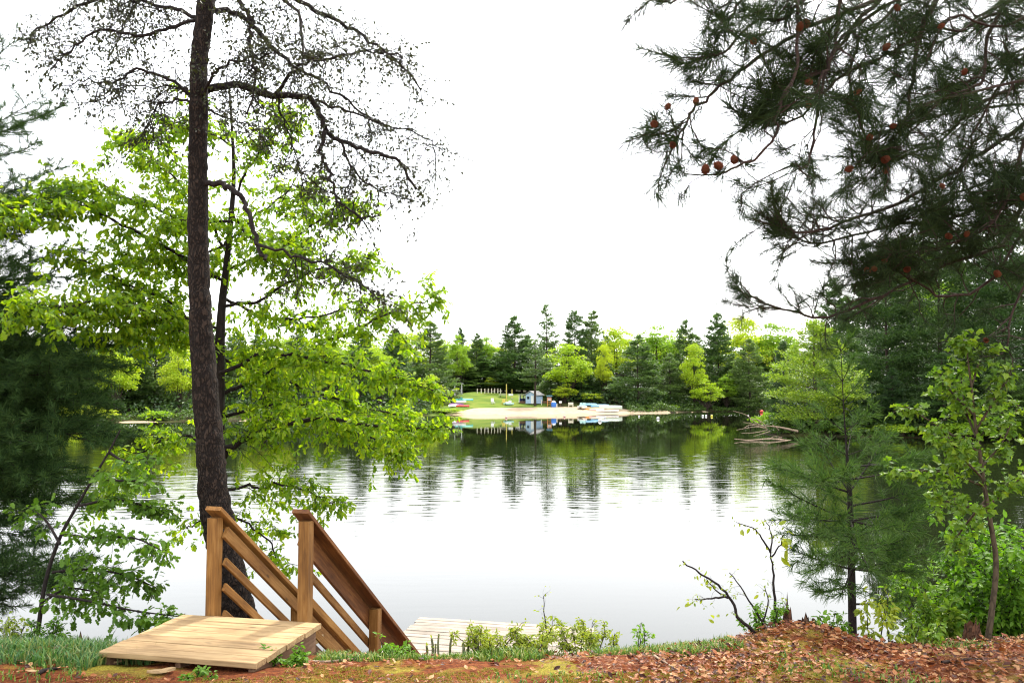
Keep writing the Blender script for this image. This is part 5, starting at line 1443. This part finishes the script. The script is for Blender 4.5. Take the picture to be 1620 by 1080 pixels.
twiggy('thin slanting bare sapling between the leaning and the upright one', gpt(1212, 6.25), [([(1214, 1000), (1195, 965), (1175, 935), (1155, 906)], 6.25, 6.2, 4), ([(1205, 985), (1215, 950), (1210, 930)], 6.25, 6.3, 3)], [(1160, 930, .05), (1200, 940, .05)])
twiggy('tall dry stem standing before the middle of the dock', gpt(865, 6.4), [([(865, 1030), (864, 990), (861, 960), (862, 938)], 6.4, 6.4, 2.5)], [(875, 975, .04)])

# snag and stumps
def snag(name, px, d, h, r, label, seed, mat='snag'):
    rng = np.random.default_rng(seed); q = gpt(px, d); o = thing(name, q, label, 'stump')
    k = 14; mb = MB(); rows = 7; v = []
    tops = h * (.45 + .55 * rng.uniform(0, 1, k)); tops[rng.integers(0, k)] = h * 1.15
    for i in range(rows):
        t = i / (rows - 1)
        for j in range(k):
            a = j * 2 * math.pi / k; rr = r * (1.5 - .75 * t ** .5) * (1 + .22 * math.sin(a * 3 + seed) + rng.normal(0, .06))
            v.append((q[0] + math.cos(a) * rr, q[1] + math.sin(a) * rr, q[2] - .05 + tops[j] * t))
    i = np.arange(rows - 1)[:, None] * k; j = np.arange(k)[None]; jn = (j + 1) % k
    mb.add(v, np.stack([i + j, i + jn, i + k + jn, i + k + j], -1).reshape(-1, 4)); mb.build('shell', M[mat], o)
    mb = MB(); top = np.array(v[-k:]); c = q + UP * h * .35
    mb.add(np.concatenate([c[None] + (top - c) * np.array([.75, .75, .55]), c[None] - UP * .1]), [[j, (j + 1) % k, k] for j in range(k)]); mb.build('rotten_core', M['wood_old'], o)
    return o
snag('broken_stump', 1243, 6.3, .27, .034, 'tall splintered dark snag on top of the leaf mound', 3)
snag('broken_stump', 1270, 6.25, .13, .05, 'short dark broken stump right beside the splintered snag', 5)
snag('broken_stump', 1288, 6.2, .12, .04, 'reddish broken stump at the right of the leaf mound top', 8)
snag('tree_stump', 128, 6.75, .19, .085, 'small brown stump on the grass below the slanting sapling', 12)
snag('tree_stump', 1535, 6.25, .22, .06, 'dark rotten stump at the foot of the crooked sapling', 14)

# stalks in front of the dock
M['stalk'] = plain('grey green stalk', (.15, .155, .075), .7, .2, 20)
for x, t, w_ in ((675, 1020, 5), (684, 1008, 5), (690, 1018, 3.5), (695, 1002, 4), (713, 1003, 4.5), (733, 1017, 5), (741, 1006, 4.5), (755, 1005, 4.5)):
    d = 6.35 + rng.uniform(-.1, .1); g_ = gpt(x, d); zt = P(x, t, d)[2]
    tr = thing('plant_stalk', g_, 'short upright grey green stalk on the bank between the stair rail and the low shrubs', 'stalk', 'stalks in front of the dock')
    q = np.array([g_ - UP * .03, (g_ + UP * (zt - g_[2]) * .5) + rng.normal(0, .006, 3), np.array([g_[0], g_[1], zt]) + rng.normal(0, .006, 3) * [1, 1, 0]])
    q = cat(q, 4); mb = MB(); tube(mb, q, np.linspace(w_, w_ * .7, len(q)) / 2 / F * d, 7); mb.build('stem', M['stalk'], tr, True)
    for k in range(4):
        c = q[rng.integers(2, len(q))]; mb = MB(); scatter(mb, *OVAL, [c], [nrm(rng.normal(0, 1, 3) + UP * .6)], [UP + rng.normal(0, .3, 3)], .03); mb.build('leaf', M['leaf_yellow'], tr)

# sticks and wood splinters on the earth
def stick(px0, px1, w, mat, label, name='stick', lift=.012):
    a = np.array(GG(*px0)); b = np.array(GG(*px1)); mid = (a + b) / 2 + np.array([0, .02, .01])
    q = cat([a, mid, b], 5)
    for i in range(len(q)): q[i, 2] = gz1(q[i, 0], q[i, 1]) + lift
    mb = MB(); tube(mb, q, np.linspace(w, w * .5, len(q)), 6); tag(mb.build(name, M[mat], None, True), label, name.replace('_', ' '))
def GG(px, py):
    z = 2.1
    for _ in range(12):
        q = G(px, py, z); z = z * .5 + gz1(q[0], q[1]) * .5
    return q
stick((462, 1052), (575, 1044), .010, 'deadwood', 'long pale stick on the earth right of the platform')
stick((1035, 1040), (1072, 1062), .008, 'deadwood', 'short pale stick on the leaf litter right of the dock')
stick((60, 1068), (95, 1058), .014, 'bark_dark', 'dark stick on the earth in the lower left corner')
stick((1490, 1050), (1580, 1047), .010, 'bark_red', 'brown stick on the leaf litter by the crooked sapling')
def splinter(px, py, L, rz, label, dx=0):
    q = GG(px, py); q[2] = gz1(q[0], q[1]) + .02
    rng = np.random.default_rng(int(px)); n = 7
    xs = np.linspace(-.5, .5, n); v = []
    for x in xs:
        w = .14 * (1 - abs(2 * x) ** 2) + .015
        for y, z in ((-w, -.03), (w, -.03), (w * .7, .05 + rng.normal(0, .015)), (-w * .7, .05 + rng.normal(0, .015))): v.append((x * L, y * L, z * L + abs(x) * .05 * L))
    v = np.array(v); R = np.array(Matrix.Rotation(rz, 3, 'Z')); i = np.arange(n - 1)[:, None] * 4; j = np.arange(4)[None]; jn = (j + 1) % 4
    mb = MB(); mb.add(v @ R.T + q, np.concatenate([np.stack([i + j, i + jn, i + 4 + jn, i + 4 + j], -1).reshape(-1, 4), [[0, 3, 2, 1]], [[n * 4 - 4, n * 4 - 3, n * 4 - 2, n * 4 - 1]]]))
    tag(mb.build('wood_splinter', M['wood_deck'], None), label, 'splinter')
splinter(166, 1038, .13, .2, 'upper wood splinter lying off the left corner of the platform')
splinter(160, 1044, .10, -.2, 'lower wood splinter lying off the left corner of the platform')
splinter(184, 1051, .13, .6, 'pale wood splinter on the grass in front of the platform corner')
splinter(255, 1066, .17, .35, 'longest pale wood splinter on the bare earth below the platform')
splinter(52, 1066, .07, 0, 'tiny pale splinter on the earth in the lower left')

# ------------------------------------------------------------------ ground cover
rng = np.random.default_rng(123)
def blades(name, xs, ys, hs, mat, lean=.35, w=.006, label=None):
    n = len(xs); zs = gz(xs, ys) - .005
    az = rng.uniform(0, 6.28, n); ln = rng.uniform(.1, lean * 2, n)
    d = np.stack([np.cos(az) * ln, np.sin(az) * ln, np.ones(n)], -1)
    side = np.stack([-np.sin(az + rng.normal(0, .8, n)), np.cos(az), np.zeros(n)], -1)
    b = np.stack([xs, ys, zs], -1); h = hs[:, None]; ww = w * rng.uniform(.6, 1.3, n)[:, None]
    mid = b + nrm(d * [.6, .6, 1]) * h * .55; tip = b + nrm(d * [1.5, 1.5, 1]) * h
    v = np.stack([b - side * ww, b + side * ww, mid + side * ww * .75, mid - side * ww * .75, tip], 1)
    o = np.arange(n)[:, None] * 5
    mb = MB(); mb.add(v.reshape(-1, 3), o + np.array([0, 1, 2, 3])); mb.f.append((o + np.array([3, 2, 4]))); 
    tag(mb.build(name, M[mat]), label, None, kind='stuff')
def patchy(n, x0, x1, y0, y1, sc, thr, seed):
    x = rng.uniform(x0, x1, n); y = rng.uniform(y0, y1, n); k = vn(x, y, sc, seed) > thr
    return x[k], y[k]
# left lawn corner
x, y = patchy(15000, -5.6, -2.45, 5.45, 6.9, 1.8, .22, 3)
k = ~((x > -2.75) & (y < 5.75)); x, y = x[k], y[k]
blades('grass', x, y, rng.uniform(.035, .11, len(x)) * (1 + .5 * vn(x, y, 1.2, 8)), 'grass_blue', label='cool green grass growing on the left of the bank')
# bank crest in front of the water
x, y = patchy(14000, -1.55, 2.2, 5.85, 6.75, 2.4, .30, 4)
k = x < 1.62; x, y = x[k], y[k]
blades('grass', x, y, rng.uniform(.02, .07, len(x)) * (.7 + .7 * vn(x, y, 1.6, 9)), 'grass', label='fringe of short grass along the edge of the bank')
x, y = patchy(8000, 2.2, 5.2, 5.9, 6.9, 2.2, .48, 6)
k = ~((x < 2.6) & (y < 6.6)); x, y = x[k], y[k]
blades('grass', x, y, rng.uniform(.02, .075, len(x)), 'grass', label='thin grass under the saplings on the right')
x, y = patchy(7000, -4.2, 4.2, 4.75, 5.95, 1.7, .66, 12)
k = ~((x > -2.78) & (x < -1.5) & (y > 5.36)); x, y = x[k], y[k]
blades('grass', x, y, rng.uniform(.015, .06, len(x)), 'grass', label='small scattered grass tufts on the bare earth')
# dead leaves
def dead(n, x0, x1, y0, y1, dens, smin, smax):
    x = rng.uniform(x0, x1, n); y = rng.uniform(y0, y1, n)
    k = rng.uniform(0, 1, n) < dens(x, y) * (.35 + .9 * vn(x, y, 1.6, 31)); x, y = x[k], y[k]
    k = ~((x > -2.8) & (x < -1.45) & (y > 5.32) & (y < 6.6)); x, y = x[k], y[k]
    n = len(x); z = gz(x, y) + rng.uniform(.004, .030, n)
    az = rng.uniform(0, 6.28, n); d = np.stack([np.cos(az), np.sin(az), rng.normal(0, .25, n)], -1)
    return np.stack([x, y, z], -1), d, UP + rng.normal(0, .42, (n, 3)), rng.uniform(smin, smax, n)
LDEAD = (np.array([(0, 0, 0), (.35, .24, .10), (.75, .20, .02), (1, 0, .12), (.75, -.20, .04), (.35, -.24, .12), (.5, 0, -.02)]), np.array([[6, 0, 1], [6, 1, 2], [6, 2, 3], [6, 3, 4], [6, 4, 5], [6, 5, 0]]))
dens = lambda x, y: .12 + .78 * sst(-.2, 1.6, x) + .1 * sst(5.4, 4.9, y)
mb = MB(); scatter(mb, *LDEAD, *dead(26000, -4.5, 5.5, 4.65, 6.9, dens, .022, .058))
tag(mb.build('leaf_litter', M['litter']), 'red brown dead leaves covering the bank', None, kind='stuff')
n = 16000; x = rng.uniform(-4.6, 5.2, n); y = rng.uniform(4.65, 6.5, n); k = vn(x, y, 2.0, 41) > .35; x, y = x[k], y[k]
k = ~((x > -2.8) & (x < -1.45) & (y > 5.32)); x, y = x[k], y[k]; n = len(x)
az = rng.uniform(0, 6.28, n)
mb = MB(); scatter(mb, np.array([(0, -.012, 0), (0, .012, 0), (1, 0, .02)]), np.array([[0, 1, 2]]), np.stack([x, y, gz(x, y) + rng.uniform(.002, .014, n)], -1), np.stack([np.cos(az), np.sin(az), rng.normal(0, .1, n)], -1), UP + rng.normal(0, .2, (n, 3)), rng.uniform(.05, .12, n))
tag(mb.build('fallen_needles', M['duff']), 'reddish fallen pine needles on the earth', None, kind='stuff')
# small moss tufts
n = 9000; x = rng.uniform(-2.6, 2.0, n); y = rng.uniform(4.7, 5.7, n); k = (vn(x, y, 1.9, 55) > .55) & ~((x > -2.8) & (x < -1.45) & (y > 5.32)); x, y = x[k], y[k]; n = len(x)
mb = MB(); scatter(mb, *tuft_tpl(7, 9, .2, 20, 80, .05), np.stack([x, y, gz(x, y) - .002], -1), UP + rng.normal(0, .2, (n, 3)), rng.normal(0, 1, (n, 3)), rng.uniform(.010, .022, n))
M['moss'] = leafmat('yellow green moss', [(.12, .11, .012), (.22, .19, .02), (.34, .28, .035)], .2, objw=0)
tag(mb.build('moss', M['moss']), 'yellow green moss cushions on the earth in front', None, kind='stuff')
